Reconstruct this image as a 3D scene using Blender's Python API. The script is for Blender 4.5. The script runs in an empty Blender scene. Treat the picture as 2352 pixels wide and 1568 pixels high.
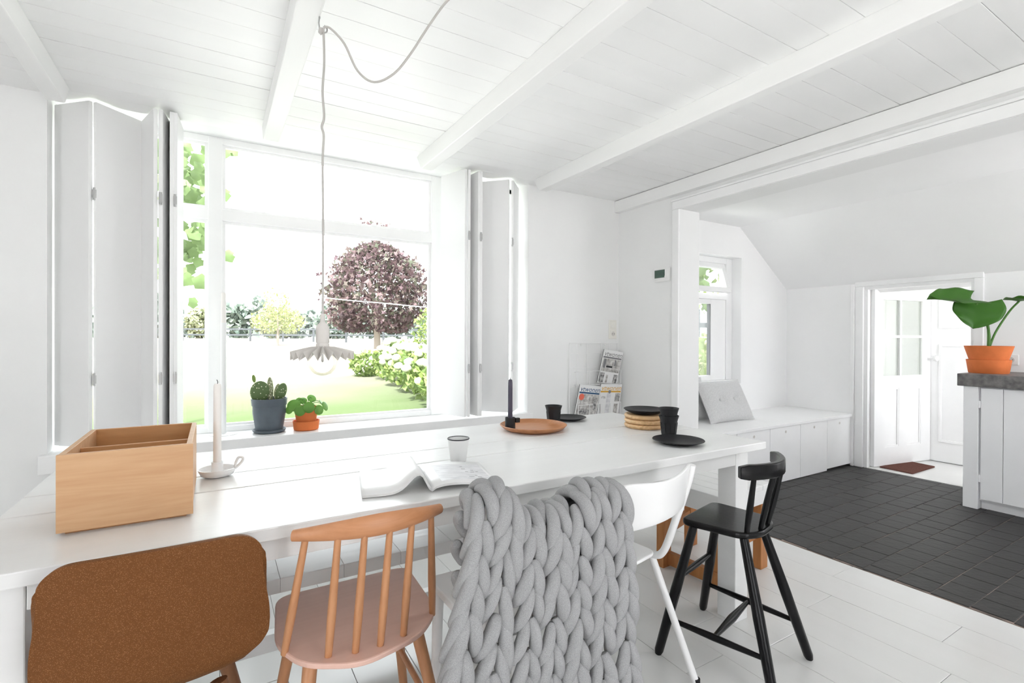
import bpy, math, random
from math import sin, cos, pi, radians, sqrt, hypot
from mathutils import Matrix, Vector
R = random.Random(7)
SC = bpy.context.scene
COL = SC.collection

# ------------------------------------------------------------------ camera, world, exposure
cam = bpy.data.cameras.new('camera'); cam.sensor_width = 36.0
cam.lens = 36.0 * 1144.44 / 2352; cam.shift_y = -5.483 / 2352
cam.clip_start = 0.05; cam.clip_end = 500
co = bpy.data.objects.new('camera', cam); COL.objects.link(co)
YAW, PIT, ROL = radians(30.768), radians(-0.211), radians(0.2128)
_r = Vector((cos(YAW), -sin(YAW), 0)); _f = Vector((sin(YAW), cos(YAW), 0)); _u = Vector((0, 0, 1))
f2 = _f * cos(PIT) + _u * sin(PIT); u2 = _u * cos(PIT) - _f * sin(PIT)
r3 = _r * cos(ROL) + u2 * sin(ROL); u3 = u2 * cos(ROL) - _r * sin(ROL)
co.matrix_world = Matrix(((r3.x, u3.x, -f2.x, 0), (r3.y, u3.y, -f2.y, 0), (r3.z, u3.z, -f2.z, 1.2), (0, 0, 0, 1)))
SC.camera = co

world = bpy.data.worlds.new('overcast_sky'); SC.world = world; world.use_nodes = True
wn = world.node_tree.nodes; wn['Background'].inputs[0].default_value = (0.95, 0.97, 1.015, 1)
wn['Background'].inputs[1].default_value = 1.35
sun = bpy.data.lights.new('sun', 'SUN'); sun.energy = 4.5; sun.angle = radians(8); sun.color = (1.0, 0.985, 0.97)
so = bpy.data.objects.new('sun', sun); COL.objects.link(so); so.rotation_euler = Vector((0.35, 0.42, -0.84)).to_track_quat('-Z', 'Y').to_euler()
SC.view_settings.view_transform = 'Standard'; SC.view_settings.look = 'None'
SC.view_settings.gamma = 1.0; SC.view_settings.use_curve_mapping = False
SC.view_settings.exposure = 2.2
SC.cycles.use_adaptive_sampling = True; SC.cycles.adaptive_threshold = 0.025
SC.cycles.max_bounces = 12; SC.cycles.diffuse_bounces = 7; SC.cycles.glossy_bounces = 4
SC.cycles.transparent_max_bounces = 24; SC.cycles.transmission_bounces = 6
SC.cycles.sample_clamp_indirect = 6.0; SC.cycles.caustics_reflective = False; SC.cycles.caustics_refractive = False
SC.cycles.use_denoising = True

# ------------------------------------------------------------------ materials
MATS = {}
def nodes(m):
    return m.node_tree.nodes, m.node_tree.links
def mat(name, col, rough=0.6, spec=0.5, var=0.0, scale=8.0, bump=0.0, bscale=60.0, metal=0.0, stretch=None, col2=None, coat=0.0):
    """plain painted or solid material with a little noise in colour and relief"""
    m = bpy.data.materials.new(name); m.use_nodes = True; n, l = nodes(m); b = n['Principled BSDF']
    b.inputs['Base Color'].default_value = (*col, 1); b.inputs['Roughness'].default_value = rough
    b.inputs['Specular IOR Level'].default_value = spec; b.inputs['Metallic'].default_value = metal
    b.inputs['Coat Weight'].default_value = coat
    tc = n.new('ShaderNodeTexCoord'); mp = n.new('ShaderNodeMapping')
    l.new(tc.outputs['Object'], mp.inputs['Vector'])
    if stretch: mp.inputs['Scale'].default_value = stretch
    if var or col2:
        t = n.new('ShaderNodeTexNoise'); t.inputs['Scale'].default_value = scale; t.inputs['Detail'].default_value = 5
        l.new(mp.outputs['Vector'], t.inputs['Vector'])
        r = n.new('ShaderNodeValToRGB'); c2 = col2 or tuple(c * (1 - var) for c in col)
        r.color_ramp.elements[0].position = 0.35; r.color_ramp.elements[1].position = 0.65
        r.color_ramp.elements[0].color = (*c2, 1); r.color_ramp.elements[1].color = (*col, 1)
        l.new(t.outputs['Fac'], r.inputs['Fac']); l.new(r.outputs['Color'], b.inputs['Base Color'])
    if bump:
        t2 = n.new('ShaderNodeTexNoise'); t2.inputs['Scale'].default_value = bscale; t2.inputs['Detail'].default_value = 4
        l.new(mp.outputs['Vector'], t2.inputs['Vector'])
        bp = n.new('ShaderNodeBump'); bp.inputs['Strength'].default_value = bump; bp.inputs['Distance'].default_value = 0.01
        l.new(t2.outputs['Fac'], bp.inputs['Height']); l.new(bp.outputs['Normal'], b.inputs['Normal'])
    MATS[name] = m; return m
def wood(name, light, dark, axis=0, scale=14.0, rough=0.45, rings=3.0, pos=(0.3, 0.75), fine=0.35):
    m = bpy.data.materials.new(name); m.use_nodes = True; n, l = nodes(m); b = n['Principled BSDF']
    b.inputs['Roughness'].default_value = rough
    tc = n.new('ShaderNodeTexCoord'); mp = n.new('ShaderNodeMapping')
    s = [scale, scale, scale]; s[axis] = scale * 0.09; mp.inputs['Scale'].default_value = s
    l.new(tc.outputs['Object'], mp.inputs['Vector'])
    t = n.new('ShaderNodeTexNoise'); t.inputs['Scale'].default_value = 1.0; t.inputs['Detail'].default_value = 3; t.inputs['Distortion'].default_value = rings
    l.new(mp.outputs['Vector'], t.inputs['Vector'])
    t2 = n.new('ShaderNodeTexNoise'); t2.inputs['Scale'].default_value = 9.0; t2.inputs['Detail'].default_value = 4
    l.new(mp.outputs['Vector'], t2.inputs['Vector'])
    mx = n.new('ShaderNodeMix'); mx.data_type = 'FLOAT'; mx.inputs[0].default_value = fine
    l.new(t.outputs['Fac'], mx.inputs[2]); l.new(t2.outputs['Fac'], mx.inputs[3])
    r = n.new('ShaderNodeValToRGB'); r.color_ramp.elements[0].position = pos[0]; r.color_ramp.elements[1].position = pos[1]
    r.color_ramp.elements[0].color = (*dark, 1); r.color_ramp.elements[1].color = (*light, 1)
    l.new(mx.outputs[0], r.inputs['Fac']); l.new(r.outputs['Color'], b.inputs['Base Color'])
    bp = n.new('ShaderNodeBump'); bp.inputs['Strength'].default_value = 0.08; bp.inputs['Distance'].default_value = 0.004
    l.new(t2.outputs['Fac'], bp.inputs['Height']); l.new(bp.outputs['Normal'], b.inputs['Normal'])
    MATS[name] = m; return m
def leafmat(name, c1, c2, c3=None, trans=0.45, rough=0.5):
    m = bpy.data.materials.new(name); m.use_nodes = True; n, l = nodes(m)
    out = n['Material Output']; b = n['Principled BSDF']; b.inputs['Roughness'].default_value = rough; b.inputs['Specular IOR Level'].default_value = 0.3
    g = n.new('ShaderNodeNewGeometry'); r = n.new('ShaderNodeValToRGB')
    r.color_ramp.elements[0].color = (*c1, 1); r.color_ramp.elements[1].color = (*c2, 1)
    if c3:
        e = r.color_ramp.elements.new(0.55); e.color = (*c3, 1)
    l.new(g.outputs['Random Per Island'], r.inputs['Fac']); l.new(r.outputs['Color'], b.inputs['Base Color'])
    t = n.new('ShaderNodeBsdfTranslucent'); l.new(r.outputs['Color'], t.inputs['Color'])
    mx = n.new('ShaderNodeMixShader'); mx.inputs[0].default_value = trans
    l.new(b.outputs[0], mx.inputs[1]); l.new(t.outputs[0], mx.inputs[2]); l.new(mx.outputs[0], out.inputs[0])
    MATS[name] = m; return m
def glassmat(name, refl=0.5, tint=(1, 1, 1)):
    m = bpy.data.materials.new(name); m.use_nodes = True; n, l = nodes(m); out = n['Material Output']
    n.remove(n['Principled BSDF'])
    t = n.new('ShaderNodeBsdfTransparent'); t.inputs[0].default_value = (*tint, 1)
    g = n.new('ShaderNodeBsdfGlossy'); g.inputs['Roughness'].default_value = 0.02
    f = n.new('ShaderNodeFresnel'); f.inputs[0].default_value = 1.35
    k = n.new('ShaderNodeMath'); k.operation = 'MULTIPLY'; k.inputs[1].default_value = refl; l.new(f.outputs[0], k.inputs[0])
    mx = n.new('ShaderNodeMixShader'); l.new(k.outputs[0], mx.inputs[0]); l.new(t.outputs[0], mx.inputs[1]); l.new(g.outputs[0], mx.inputs[2])
    l.new(mx.outputs[0], out.inputs[0]); MATS[name] = m; return m
def speckle(name, base, dots, scale, size=0.25, rough=0.6, base2=None, thr=0.02):
    """voronoi dots on a base colour"""
    m = bpy.data.materials.new(name); m.use_nodes = True; n, l = nodes(m); b = n['Principled BSDF']; b.inputs['Roughness'].default_value = rough
    tc = n.new('ShaderNodeTexCoord'); v = n.new('ShaderNodeTexVoronoi'); v.inputs['Scale'].default_value = scale
    l.new(tc.outputs['Object'], v.inputs['Vector'])
    r = n.new('ShaderNodeValToRGB'); r.color_ramp.elements[0].position = size; r.color_ramp.elements[1].position = size + thr
    r.color_ramp.elements[0].color = (*dots, 1); r.color_ramp.elements[1].color = (*base, 1)
    l.new(v.outputs['Distance'], r.inputs['Fac'])
    if base2:
        t = n.new('ShaderNodeTexNoise'); t.inputs['Scale'].default_value = scale * 0.5; t.inputs['Detail'].default_value = 6
        l.new(tc.outputs['Object'], t.inputs['Vector'])
        mx = n.new('ShaderNodeMix'); mx.data_type = 'RGBA'; l.new(t.outputs['Fac'], mx.inputs[0])
        l.new(r.outputs['Color'], mx.inputs[6]); mx.inputs[7].default_value = (*base2, 1)
        l.new(mx.outputs[2], b.inputs['Base Color'])
    else:
        l.new(r.outputs['Color'], b.inputs['Base Color'])
    MATS[name] = m; return m

mat('kitchen_paint', (0.925, 0.925, 0.925), 0.7, 0.25, var=0.02, scale=2.0, bump=0.04, bscale=25)
mat('wall_paint', (0.875, 0.877, 0.874), 0.75, 0.25, var=0.03, scale=2.0, bump=0.05, bscale=25)
mat('ceiling_paint', (0.925, 0.925, 0.925), 0.42, 0.4, var=0.05, scale=3.0, bump=0.06, bscale=40, stretch=(0.15, 1, 1))
mat('gap_brown', (0.16, 0.11, 0.085), 0.9)
mat('beam_paint', (0.925, 0.925, 0.92), 0.5, 0.4, var=0.05, scale=5.0, bump=0.08, bscale=30, stretch=(1, 0.1, 1))
mat('trim_paint', (0.92, 0.92, 0.92), 0.4, 0.45, var=0.02)
mat('shutter_paint', (0.88, 0.88, 0.88), 0.5, 0.4, var=0.03, scale=2)
mat('sill_paint', (0.90, 0.90, 0.90), 0.35, 0.5, var=0.04, scale=6, bump=0.06, bscale=50, stretch=(0.08, 1, 1))
mat('table_paint', (0.81, 0.81, 0.805), 0.3, 0.5, var=0.05, scale=7, bump=0.08, bscale=60, stretch=(0.08, 1, 1))
mat('floor_paint', (0.73, 0.728, 0.715), 0.22, 0.5, var=0.05, scale=4, bump=0.02, bscale=20, stretch=(1, 0.1, 1))
mat('floor_gap', (0.38, 0.33, 0.29), 0.9)
mat('kitchen_tile', (0.030, 0.0285, 0.028), 0.5, 0.4, var=0.3, scale=9, bump=0.2, bscale=45, col2=(0.018, 0.0165, 0.016))
mat('grout', (0.10, 0.085, 0.075), 0.9, var=0.5, scale=6.0, col2=(0.42, 0.32, 0.27))
mat('metal_grey', (0.5, 0.5, 0.5), 0.35, metal=1.0)
mat('plastic_white', (0.86, 0.86, 0.85), 0.35)
mat('plastic_cream', (0.83, 0.81, 0.76), 0.4)
mat('dark_hole', (0.05, 0.05, 0.05), 0.8)
mat('lcd_green', (0.05, 0.10, 0.075), 0.2)
mat('lcd_ink', (0.025, 0.05, 0.04), 0.3)
mat('black_matte', (0.016, 0.016, 0.018), 0.5, 0.3, bump=0.1, bscale=200)
mat('black_paint', (0.004, 0.004, 0.0045), 0.25, 0.24, bump=0.05, bscale=120)
mat('black_wax', (0.05, 0.042, 0.07), 0.5)
mat('white_wax', (0.86, 0.83, 0.80), 0.5, 0.3)
mat('white_enamel', (0.86, 0.86, 0.86), 0.18)
mat('white_metal', (0.85, 0.85, 0.85), 0.35)
mat('lamp_grey', (0.66, 0.63, 0.60), 0.5)
mat('cord_grey', (0.52, 0.50, 0.48), 0.7)
mat('terracotta', (0.74, 0.205, 0.065), 0.75, 0.2, var=0.15, scale=12, bump=0.05, bscale=80)
mat('blue_plastic', (0.10, 0.125, 0.15), 0.5, var=0.15, scale=20)
mat('concrete', (0.20, 0.19, 0.185), 0.55, var=0.5, scale=25, bump=0.3, bscale=60, col2=(0.10, 0.095, 0.095))
mat('cabinet_paint', (0.90, 0.90, 0.91), 0.5, var=0.03, scale=4)
mat('cushion_cloth', (0.66, 0.66, 0.66), 0.95, 0.1, var=0.12, scale=120, bump=0.2, bscale=400)
mat('knit_grey', (0.41, 0.41, 0.415), 1.0, 0.05, var=0.32, scale=700, bump=0.15, bscale=900)
mat('paper', (0.85, 0.85, 0.85), 0.4)
mat('print_grey', (0.62, 0.62, 0.64), 0.4, var=0.25, scale=30, col2=(0.8, 0.8, 0.82), stretch=(1, 4, 1))
mat('print_dark', (0.10, 0.10, 0.105), 0.4, var=0.7, scale=45, col2=(0.62, 0.61, 0.6))
mat('print_mid', (0.30, 0.28, 0.27), 0.4, var=0.7, scale=35, col2=(0.72, 0.71, 0.69))
mat('ink_black', (0.03, 0.03, 0.035), 0.5)
mat('ink_blue', (0.03, 0.09, 0.19), 0.5)
mat('ink_yellow', (0.72, 0.40, 0.05), 0.5)
mat('ink_red', (0.78, 0.16, 0.10), 0.5)
mat('ink_grey', (0.22, 0.22, 0.23), 0.5)
mat('door_mat', (0.16, 0.075, 0.06), 1.0, 0.05, var=0.3, scale=90, bump=0.4, bscale=300)
mat('soil', (0.05, 0.035, 0.025), 0.95)
mat('bark', (0.28, 0.24, 0.20), 0.9, bump=0.5, bscale=30)
mat('fence_paint', (0.055, 0.06, 0.065), 0.8)
mat('wire_white', (0.9, 0.9, 0.9), 0.5)
wood('beech', (0.60, 0.30, 0.15), (0.50, 0.235, 0.11), 2, 16, 0.42)
wood('beech_rail', (0.58, 0.275, 0.135), (0.47, 0.205, 0.09), 0, 16, 0.42)
wood('seat_veneer', (0.78, 0.52, 0.43), (0.71, 0.455, 0.37), 0, 10, 0.5)
wood('box_birch', (0.66, 0.42, 0.235), (0.54, 0.30, 0.15), 0, 11, 0.45, 3.5)
wood('box_inner', (0.60, 0.33, 0.15), (0.50, 0.25, 0.10), 0, 13, 0.45, 3)
wood('oak_orange', (0.50, 0.22, 0.075), (0.34, 0.13, 0.04), 2, 14, 0.5)
wood('acacia', (0.58, 0.27, 0.12), (0.40, 0.16, 0.065), 0, 13, 0.4, 2.5)
wood('olive_wood', (0.74, 0.50, 0.27), (0.44, 0.24, 0.10), 0, 14, 0.4, 4, pos=(0.25, 0.6))
wood('brown_leg', (0.26, 0.12, 0.055), (0.18, 0.08, 0.035), 2, 14, 0.5)
speckle('cork', (0.185, 0.070, 0.020), (0.42, 0.22, 0.09), 420, 0.20, 0.7, (0.130, 0.046, 0.012), 0.16)
MATS['cork'].node_tree.nodes['Principled BSDF'].inputs['Specular IOR Level'].default_value = 0.2
speckle('cactus_skin', (0.10, 0.16, 0.055), (0.72, 0.72, 0.52), 90, 0.20, 0.6, None, 0.06)
speckle('cactus_pale', (0.24, 0.27, 0.14), (0.72, 0.72, 0.58), 120, 0.28, 0.6, None, 0.12)
leafmat('cactus_young', (0.25, 0.36, 0.10), (0.25, 0.36, 0.10), trans=0.2)
leafmat('maple_leaf', (0.10, 0.06, 0.07), (0.095, 0.105, 0.07), (0.15, 0.10, 0.10), 0.35)
leafmat('vine_leaf', (0.17, 0.23, 0.06), (0.34, 0.37, 0.08), (0.11, 0.17, 0.07), 0.45)
leafmat('bush_leaf', (0.12, 0.19, 0.06), (0.26, 0.32, 0.10), trans=0.35)
leafmat('hedge_leaf', (0.22, 0.27, 0.11), (0.45, 0.45, 0.27), trans=0.3)
leafmat('sapling_leaf', (0.28, 0.28, 0.12), (0.40, 0.38, 0.18), (0.24, 0.30, 0.12), 0.35)
leafmat('far_leaf', (0.17, 0.22, 0.19), (0.25, 0.29, 0.24), trans=0.2)  # haze of distance is mixed into these pale grey greens
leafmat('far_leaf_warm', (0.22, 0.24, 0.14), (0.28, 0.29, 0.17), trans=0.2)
leafmat('pilea_leaf', (0.10, 0.26, 0.05), (0.17, 0.36, 0.07), trans=0.25, rough=0.3)
leafmat('big_leaf', (0.045, 0.16, 0.02), (0.07, 0.21, 0.025), trans=0.3, rough=0.35)
leafmat('stem_green', (0.08, 0.20, 0.04), (0.08, 0.20, 0.04), trans=0.1)
mat('flower_white', (0.42, 0.44, 0.31), 0.9, 0.1, bump=0.8, bscale=60)
glassmat('window_glass', 0.55, (0.97, 0.99, 0.98)); glassmat('bulb_glass', 0.55, (0.985, 0.985, 0.97)); glassmat('door_glass', 0.5, (0.99, 1.0, 0.99))
# lawn: mown green grass near the house, dry hay further out
m = mat('lawn', (0.27, 0.36, 0.13), 1.0, 0.05, bump=0.6, bscale=14); n, l = nodes(m); b = n['Principled BSDF']
g = n.new('ShaderNodeTexCoord'); sx = n.new('ShaderNodeSeparateXYZ'); l.new(g.outputs['Object'], sx.inputs[0])
t = n.new('ShaderNodeTexNoise'); t.inputs['Scale'].default_value = 0.25; t.inputs['Detail'].default_value = 6; l.new(g.outputs['Object'], t.inputs['Vector'])
a1 = n.new('ShaderNodeMath'); a1.operation = 'MULTIPLY_ADD'; a1.inputs[1].default_value = 9.0; l.new(t.outputs['Fac'], a1.inputs[0]); l.new(sx.outputs['Y'], a1.inputs[2])
mr = n.new('ShaderNodeMapRange'); mr.inputs[1].default_value = 13.0; mr.inputs[2].default_value = 26.0; l.new(a1.outputs[0], mr.inputs[0])
rp = n.new('ShaderNodeValToRGB'); rp.color_ramp.elements[0].color = (0.064, 0.086, 0.038, 1); rp.color_ramp.elements[1].color = (0.21, 0.185, 0.155, 1)
l.new(mr.outputs[0], rp.inputs[0])
t2 = n.new('ShaderNodeTexNoise'); t2.inputs['Scale'].default_value = 1.6; t2.inputs['Detail'].default_value = 8; l.new(g.outputs['Object'], t2.inputs['Vector'])
mx = n.new('ShaderNodeMix'); mx.data_type = 'RGBA'; mx.blend_type = 'MULTIPLY'; mx.inputs[0].default_value = 0.5
l.new(rp.outputs[0], mx.inputs[6]); l.new(t2.outputs['Color'], mx.inputs[7])
h = n.new('ShaderNodeHueSaturation'); h.inputs['Value'].default_value = 1.0; l.new(rp.outputs[0], h.inputs['Color'])
l.new(h.outputs[0], b.inputs['Base Color'])

# ------------------------------------------------------------------ mesh helpers
class MB:
    def __init__(s): s.v = []; s.f = []
    def add(s, vs, fs):
        o = len(s.v); s.v += [tuple(p) for p in vs]; s.f += [[i + o for i in q] for q in fs]; return s
    def box(s, x0, y0, z0, x1, y1, z1):
        return s.hexa([(x0, y0, z0), (x1, y0, z0), (x1, y1, z0), (x0, y1, z0), (x0, y0, z1), (x1, y0, z1), (x1, y1, z1), (x0, y1, z1)])
    def hexa(s, p):
        return s.add(p, [[0, 3, 2, 1], [4, 5, 6, 7], [0, 1, 5, 4], [1, 2, 6, 5], [2, 3, 7, 6], [3, 0, 4, 7]])
    def quad(s, a, b, c, d): return s.add([a, b, c, d], [[0, 1, 2, 3]])
    def prism(s, out, z0, z1):
        n = len(out)
        return s.add([(x, y, z0) for x, y in out] + [(x, y, z1) for x, y in out],
                     [list(range(n))[::-1], list(range(n, 2 * n))] + [[i, (i + 1) % n, n + (i + 1) % n, n + i] for i in range(n)])
    def tube(s, pts, r, n=10, cap=True, flat=1.0):
        pts = [Vector(p) for p in pts]; k = len(pts); rr = r if isinstance(r, (list, tuple)) else [r] * k
        o = len(s.v); up = None
        for i, p in enumerate(pts):
            d = (pts[min(i + 1, k - 1)] - pts[max(i - 1, 0)]).normalized()
            if up is None:
                up = Vector((0, 0, 1)) if abs(d.z) < 0.9 else Vector((1, 0, 0))
            a = d.cross(up).normalized(); b = a.cross(d).normalized(); up = b
            for j in range(n):
                t = 2 * pi * j / n; s.v.append(tuple(p + a * (cos(t) * rr[i]) + b * (sin(t) * rr[i] * flat)))
        for i in range(k - 1):
            for j in range(n):
                s.f.append([o + i * n + j, o + i * n + (j + 1) % n, o + (i + 1) * n + (j + 1) % n, o + (i + 1) * n + j])
        if cap:
            s.f.append([o + j for j in range(n)][::-1]); s.f.append([o + (k - 1) * n + j for j in range(n)])
        return s
    def lathe(s, prof, n=28, c=(0, 0, 0), fac=0, capb=True, capt=True):
        o = len(s.v); k = len(prof)
        for r, z in prof:
            for j in range(n):
                t = 2 * pi * j / n; q = r * (1 - (fac if (j % 2 and fac) else 0)); s.v.append((c[0] + q * cos(t), c[1] + q * sin(t), c[2] + z))
        for i in range(k - 1):
            for j in range(n):
                s.f.append([o + i * n + j, o + i * n + (j + 1) % n, o + (i + 1) * n + (j + 1) % n, o + (i + 1) * n + j])
        if capb: s.f.append([o + j for j in range(n)][::-1])
        if capt: s.f.append([o + (k - 1) * n + j for j in range(n)])
        return s
    def ball(s, c, rx, ry=None, rz=None, nu=16, nv=10):
        ry = ry or rx; rz = rz or rx
        return s.grid(lambda a, b: (c[0] + rx * cos(2 * pi * a) * sin(pi * (b * .98 + .01)), c[1] + ry * sin(2 * pi * a) * sin(pi * (b * .98 + .01)), c[2] - rz * cos(pi * (b * .98 + .01))), nu, nv, True, True)
    def grid(s, fn, nu, nv, wrap=False, cap=False):
        o = len(s.v); m = nu if wrap else nu + 1
        for j in range(nv + 1):
            for i in range(m): s.v.append(tuple(fn(i / nu, j / nv)))
        for j in range(nv):
            for i in range(nu):
                a = o + j * m + i; b = o + j * m + (i + 1) % m; s.f.append([a, b, b + m, a + m])
        if cap:
            s.f.append([o + i for i in range(m)][::-1]); s.f.append([o + nv * m + i for i in range(m)])
        return s
    def xf(s, M, start=0):
        for i in range(start, len(s.v)): s.v[i] = tuple(M @ Vector(s.v[i]))
        return s
    def mesh(s, name):
        me = bpy.data.meshes.new(name); me.from_pydata(s.v, [], s.f); me.update(); return me
    def build(s, name, m, parent=None, smooth=None, bevel=None, solid=None, sub=0, loc=None, seg=2, limit=35):
        me = s.mesh(name); me.materials.append(MATS[m])
        if smooth is not None:
            for p in me.polygons: p.use_smooth = True
            me.set_sharp_from_angle(angle=radians(smooth))
        o = bpy.data.objects.new(name, me); COL.objects.link(o)
        if parent: o.parent = parent
        if loc: o.location = loc
        if sub:
            k = o.modifiers.new('sub', 'SUBSURF'); k.levels = sub; k.render_levels = sub
        if solid:
            k = o.modifiers.new('solid', 'SOLIDIFY'); k.thickness = solid; k.offset = 0
        if bevel:
            k = o.modifiers.new('bevel', 'BEVEL'); k.width = bevel; k.segments = seg; k.limit_method = 'ANGLE'; k.angle_limit = radians(limit)
        return o
def BX(*a): return MB().box(*a)
def frameXZ(mb, x0, x1, z0, z1, t, y0, y1, tb=None):
    tb = tb or t
    return mb.box(x0, y0, z0, x0 + t, y1, z1).box(x1 - t, y0, z0, x1, y1, z1).box(x0 + t, y0, z0, x1 - t, y1, z0 + tb).box(x0 + t, y0, z1 - tb, x1 - t, y1, z1)
def tag(o, label=None, cat=None, group=None, kind=None):
    if label: o['label'] = label
    if cat: o['category'] = cat
    if group: o['group'] = group
    if kind: o['kind'] = kind
    return o
def thing(name, label, cat, loc=(0, 0, 0), rz=0.0, group=None):
    o = bpy.data.objects.new(name, None); COL.objects.link(o); o.empty_display_size = 0.05
    o.location = loc; o.rotation_euler = (0, 0, rz); return tag(o, label, cat, group)
def struct(name, mb, m, label=None, **k):
    o = mb.build(name, m, **k); o['kind'] = 'structure'
    if label: o['label'] = label
    return o
def inst(o, parent, loc=None, rz=None):
    c = o.copy(); COL.objects.link(c); c.parent = parent
    if loc is not None: c.location = loc
    if rz is not None: c.rotation_euler = (0, 0, rz)
    return c
def rot(x=0, y=0, z=0): return Matrix.Rotation(z, 4, 'Z') @ Matrix.Rotation(y, 4, 'Y') @ Matrix.Rotation(x, 4, 'X')
def T(x, y, z): return Matrix.Translation((x, y, z))
def rounded(pts, r, n=5):
    """round the corners of a 2-D outline"""
    out = []; k = len(pts)
    for i in range(k):
        p = Vector(pts[i]); a = (Vector(pts[i - 1]) - p); b = (Vector(pts[(i + 1) % k]) - p)
        q = min(r, a.length * .45, b.length * .45); a = p + a.normalized() * q; b = p + b.normalized() * q
        for j in range(n + 1):
            t = j / n; w = a * (1 - t) ** 2 + p * 2 * t * (1 - t) + b * t * t; out.append((w.x, w.y))
    return out
def smoothpath(pts, n=6):
    """catmull-rom through points"""
    P = [Vector(p) for p in pts]; out = []
    for i in range(len(P) - 1):
        a = P[max(i - 1, 0)]; b = P[i]; c = P[i + 1]; d = P[min(i + 2, len(P) - 1)]
        for j in range(n):
            t = j / n; out.append(0.5 * ((2 * b) + (c - a) * t + (2 * a - 5 * b + 4 * c - d) * t * t + (3 * b - a - 3 * c + d) * t ** 3))
    out.append(P[-1]); return out
def text_mesh(body, size, shear=0.0, sx=1.0, bold=0.0):
    cu = bpy.data.curves.new('lettering', 'FONT'); cu.body = body; cu.size = size; cu.shear = shear; cu.offset = bold
    cu.align_x = 'LEFT'; cu.resolution_u = 3
    o = bpy.data.objects.new('lettering', cu); COL.objects.link(o); bpy.context.view_layer.update()
    me = bpy.data.meshes.new_from_object(o.evaluated_get(bpy.context.evaluated_depsgraph_get()))
    bpy.data.objects.remove(o); bpy.data.curves.remove(cu)
    for v in me.vertices: v.co.x *= sx
    return me
def text_obj(body, size, m, parent, mtx, name='lettering', width=None, **k):
    me = text_mesh(body, size, **k)
    if width:
        w = max(v.co.x for v in me.vertices) - min(v.co.x for v in me.vertices)
        for v in me.vertices: v.co.x *= width / w
    me.transform(mtx); me.materials.clear(); me.materials.append(MATS[m]); me.name = name
    o = bpy.data.objects.new(name, me); COL.objects.link(o); o.parent = parent; return o

# ------------------------------------------------------------------ the room
ZC = 2.335; YW = 3.13
floor = struct('floor', BX(-3.22, -1.62, -0.14, 2.9, 3.14, -0.022), 'floor_gap', 'white painted plank floor of the dining room')
x = 2.885; k = 0
while x > -3.2:
    w = 0.205; x0 = max(x - w, -3.2); y = -1.6
    cuts = {0: [1.33], 1: [0.82], 2: [1.231], 3: [0.724, 2.3], 4: [1.149, 2.7]}.get(k, [R.uniform(-0.9, 0.2), R.uniform(0.9, 2.6)])
    for a, c in zip([-1.6] + cuts, cuts + [3.12]):
        BX(x0 + .0007, a + .0008, -0.022, x - .0007, c - .0008, R.uniform(-.0006, .0006)).build('plank', 'floor_paint', floor, bevel=0.0012, seg=1)
    x -= w; k += 1

ceiling = struct('ceiling', BX(-3.22, -1.62, ZC + .014, 2.9, 3.16, ZC + .16), 'gap_brown', 'white painted board ceiling over exposed beams')
y = 3.155; k = 0
while y > -1.6:
    g = R.choice([.0006, .001, .0016, .0026, .0038])
    BX(-3.2, max(y - .1197, -1.6) + g / 2, ZC + R.uniform(-.0008, .0008), 2.895, y - g / 2, ZC + .014).build('plank', 'ceiling_paint', ceiling, bevel=0.001, seg=1)
    y -= .1197; k += 1
for x0, x1 in ((-2.40, -2.32), (-1.52, -1.445), (-0.645, -0.578), (0.215, 0.293), (1.091, 1.167), (1.971, 2.037)):
    MB().hexa([(x0, -1.6, 2.24), (x1, -1.6, 2.24), (x1, 2.945, 2.24), (x0, 2.945, 2.24), (x0, -1.6, ZC + .001), (x1, -1.6, ZC + .001), (x1, 3.022, ZC + .001), (x0, 3.022, ZC + .001)]).build('beam', 'beam_paint', ceiling, bevel=0.004)
BX(2.852, -1.6, 2.238, 2.91, 3.13, ZC - .004).build('beam', 'beam_paint', ceiling, bevel=0.003)

wl = struct('wall_window', MB().box(-3.35, YW, -.14, -.68, 3.5, 2.6).box(2.0, YW, -.14, 3.11, 3.5, 2.6).box(-.68, YW, -.14, 2.0, 3.5, .59).box(-.68, YW + .02, 2.352, 2.0, 3.5, 2.6), 'wall_paint', 'white plastered window wall')
struct('wall_right', MB().box(2.9, 2.49, -.02, 3.11, YW + .01, 2.6).box(2.9, -.4, 2.136, 3.11, 2.49, 2.6).box(2.9, -1.75, -.02, 3.11, -.4, 2.6), 'wall_paint', 'white wall with wide opening to the kitchen')
struct('wall_left', MB().box(-3.35, -1.6, -.14, -3.2, -1.5, 2.6).box(-3.35, -.5, -.14, -3.2, 3.13, 2.6).box(-3.35, -1.5, -.14, -3.2, -.5, .02).box(-3.35, -1.5, 2.1, -3.2, -.5, 2.6), 'wall_paint', 'white side wall with an unseen window opening sized for fill light')  # out of view; its opening is placed and sized to fill the room
struct('wall_back', MB().box(-3.35, -1.75, -.14, .55, -1.6, 2.6).box(1.4, -1.75, -.14, 3.11, -1.6, 2.6).box(.55, -1.75, -.14, 1.4, -1.6, .02).box(.55, -1.75, 1.75, 1.4, -1.6, 2.6), 'wall_paint', 'white wall with an opening behind the camera sized for fill light')  # unseen opening, shaped for the fill light it lets in
# sill and casing
struct('trim_1', BX(-.705, 3.085, .555, 2.02, 3.40, .642), 'sill_paint', 'deep white painted window sill board', bevel=0.004)
struct('trim_2', MB().box(2.884, 2.491, 0, 2.902, 2.55, 2.137).box(2.884, -.4, 2.1375, 2.902, 2.55, 2.197).box(2.876, -.4, 2.198, 2.902, 2.56, 2.212), 'trim_paint', 'white casing around the kitchen opening', bevel=0.003)

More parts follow.
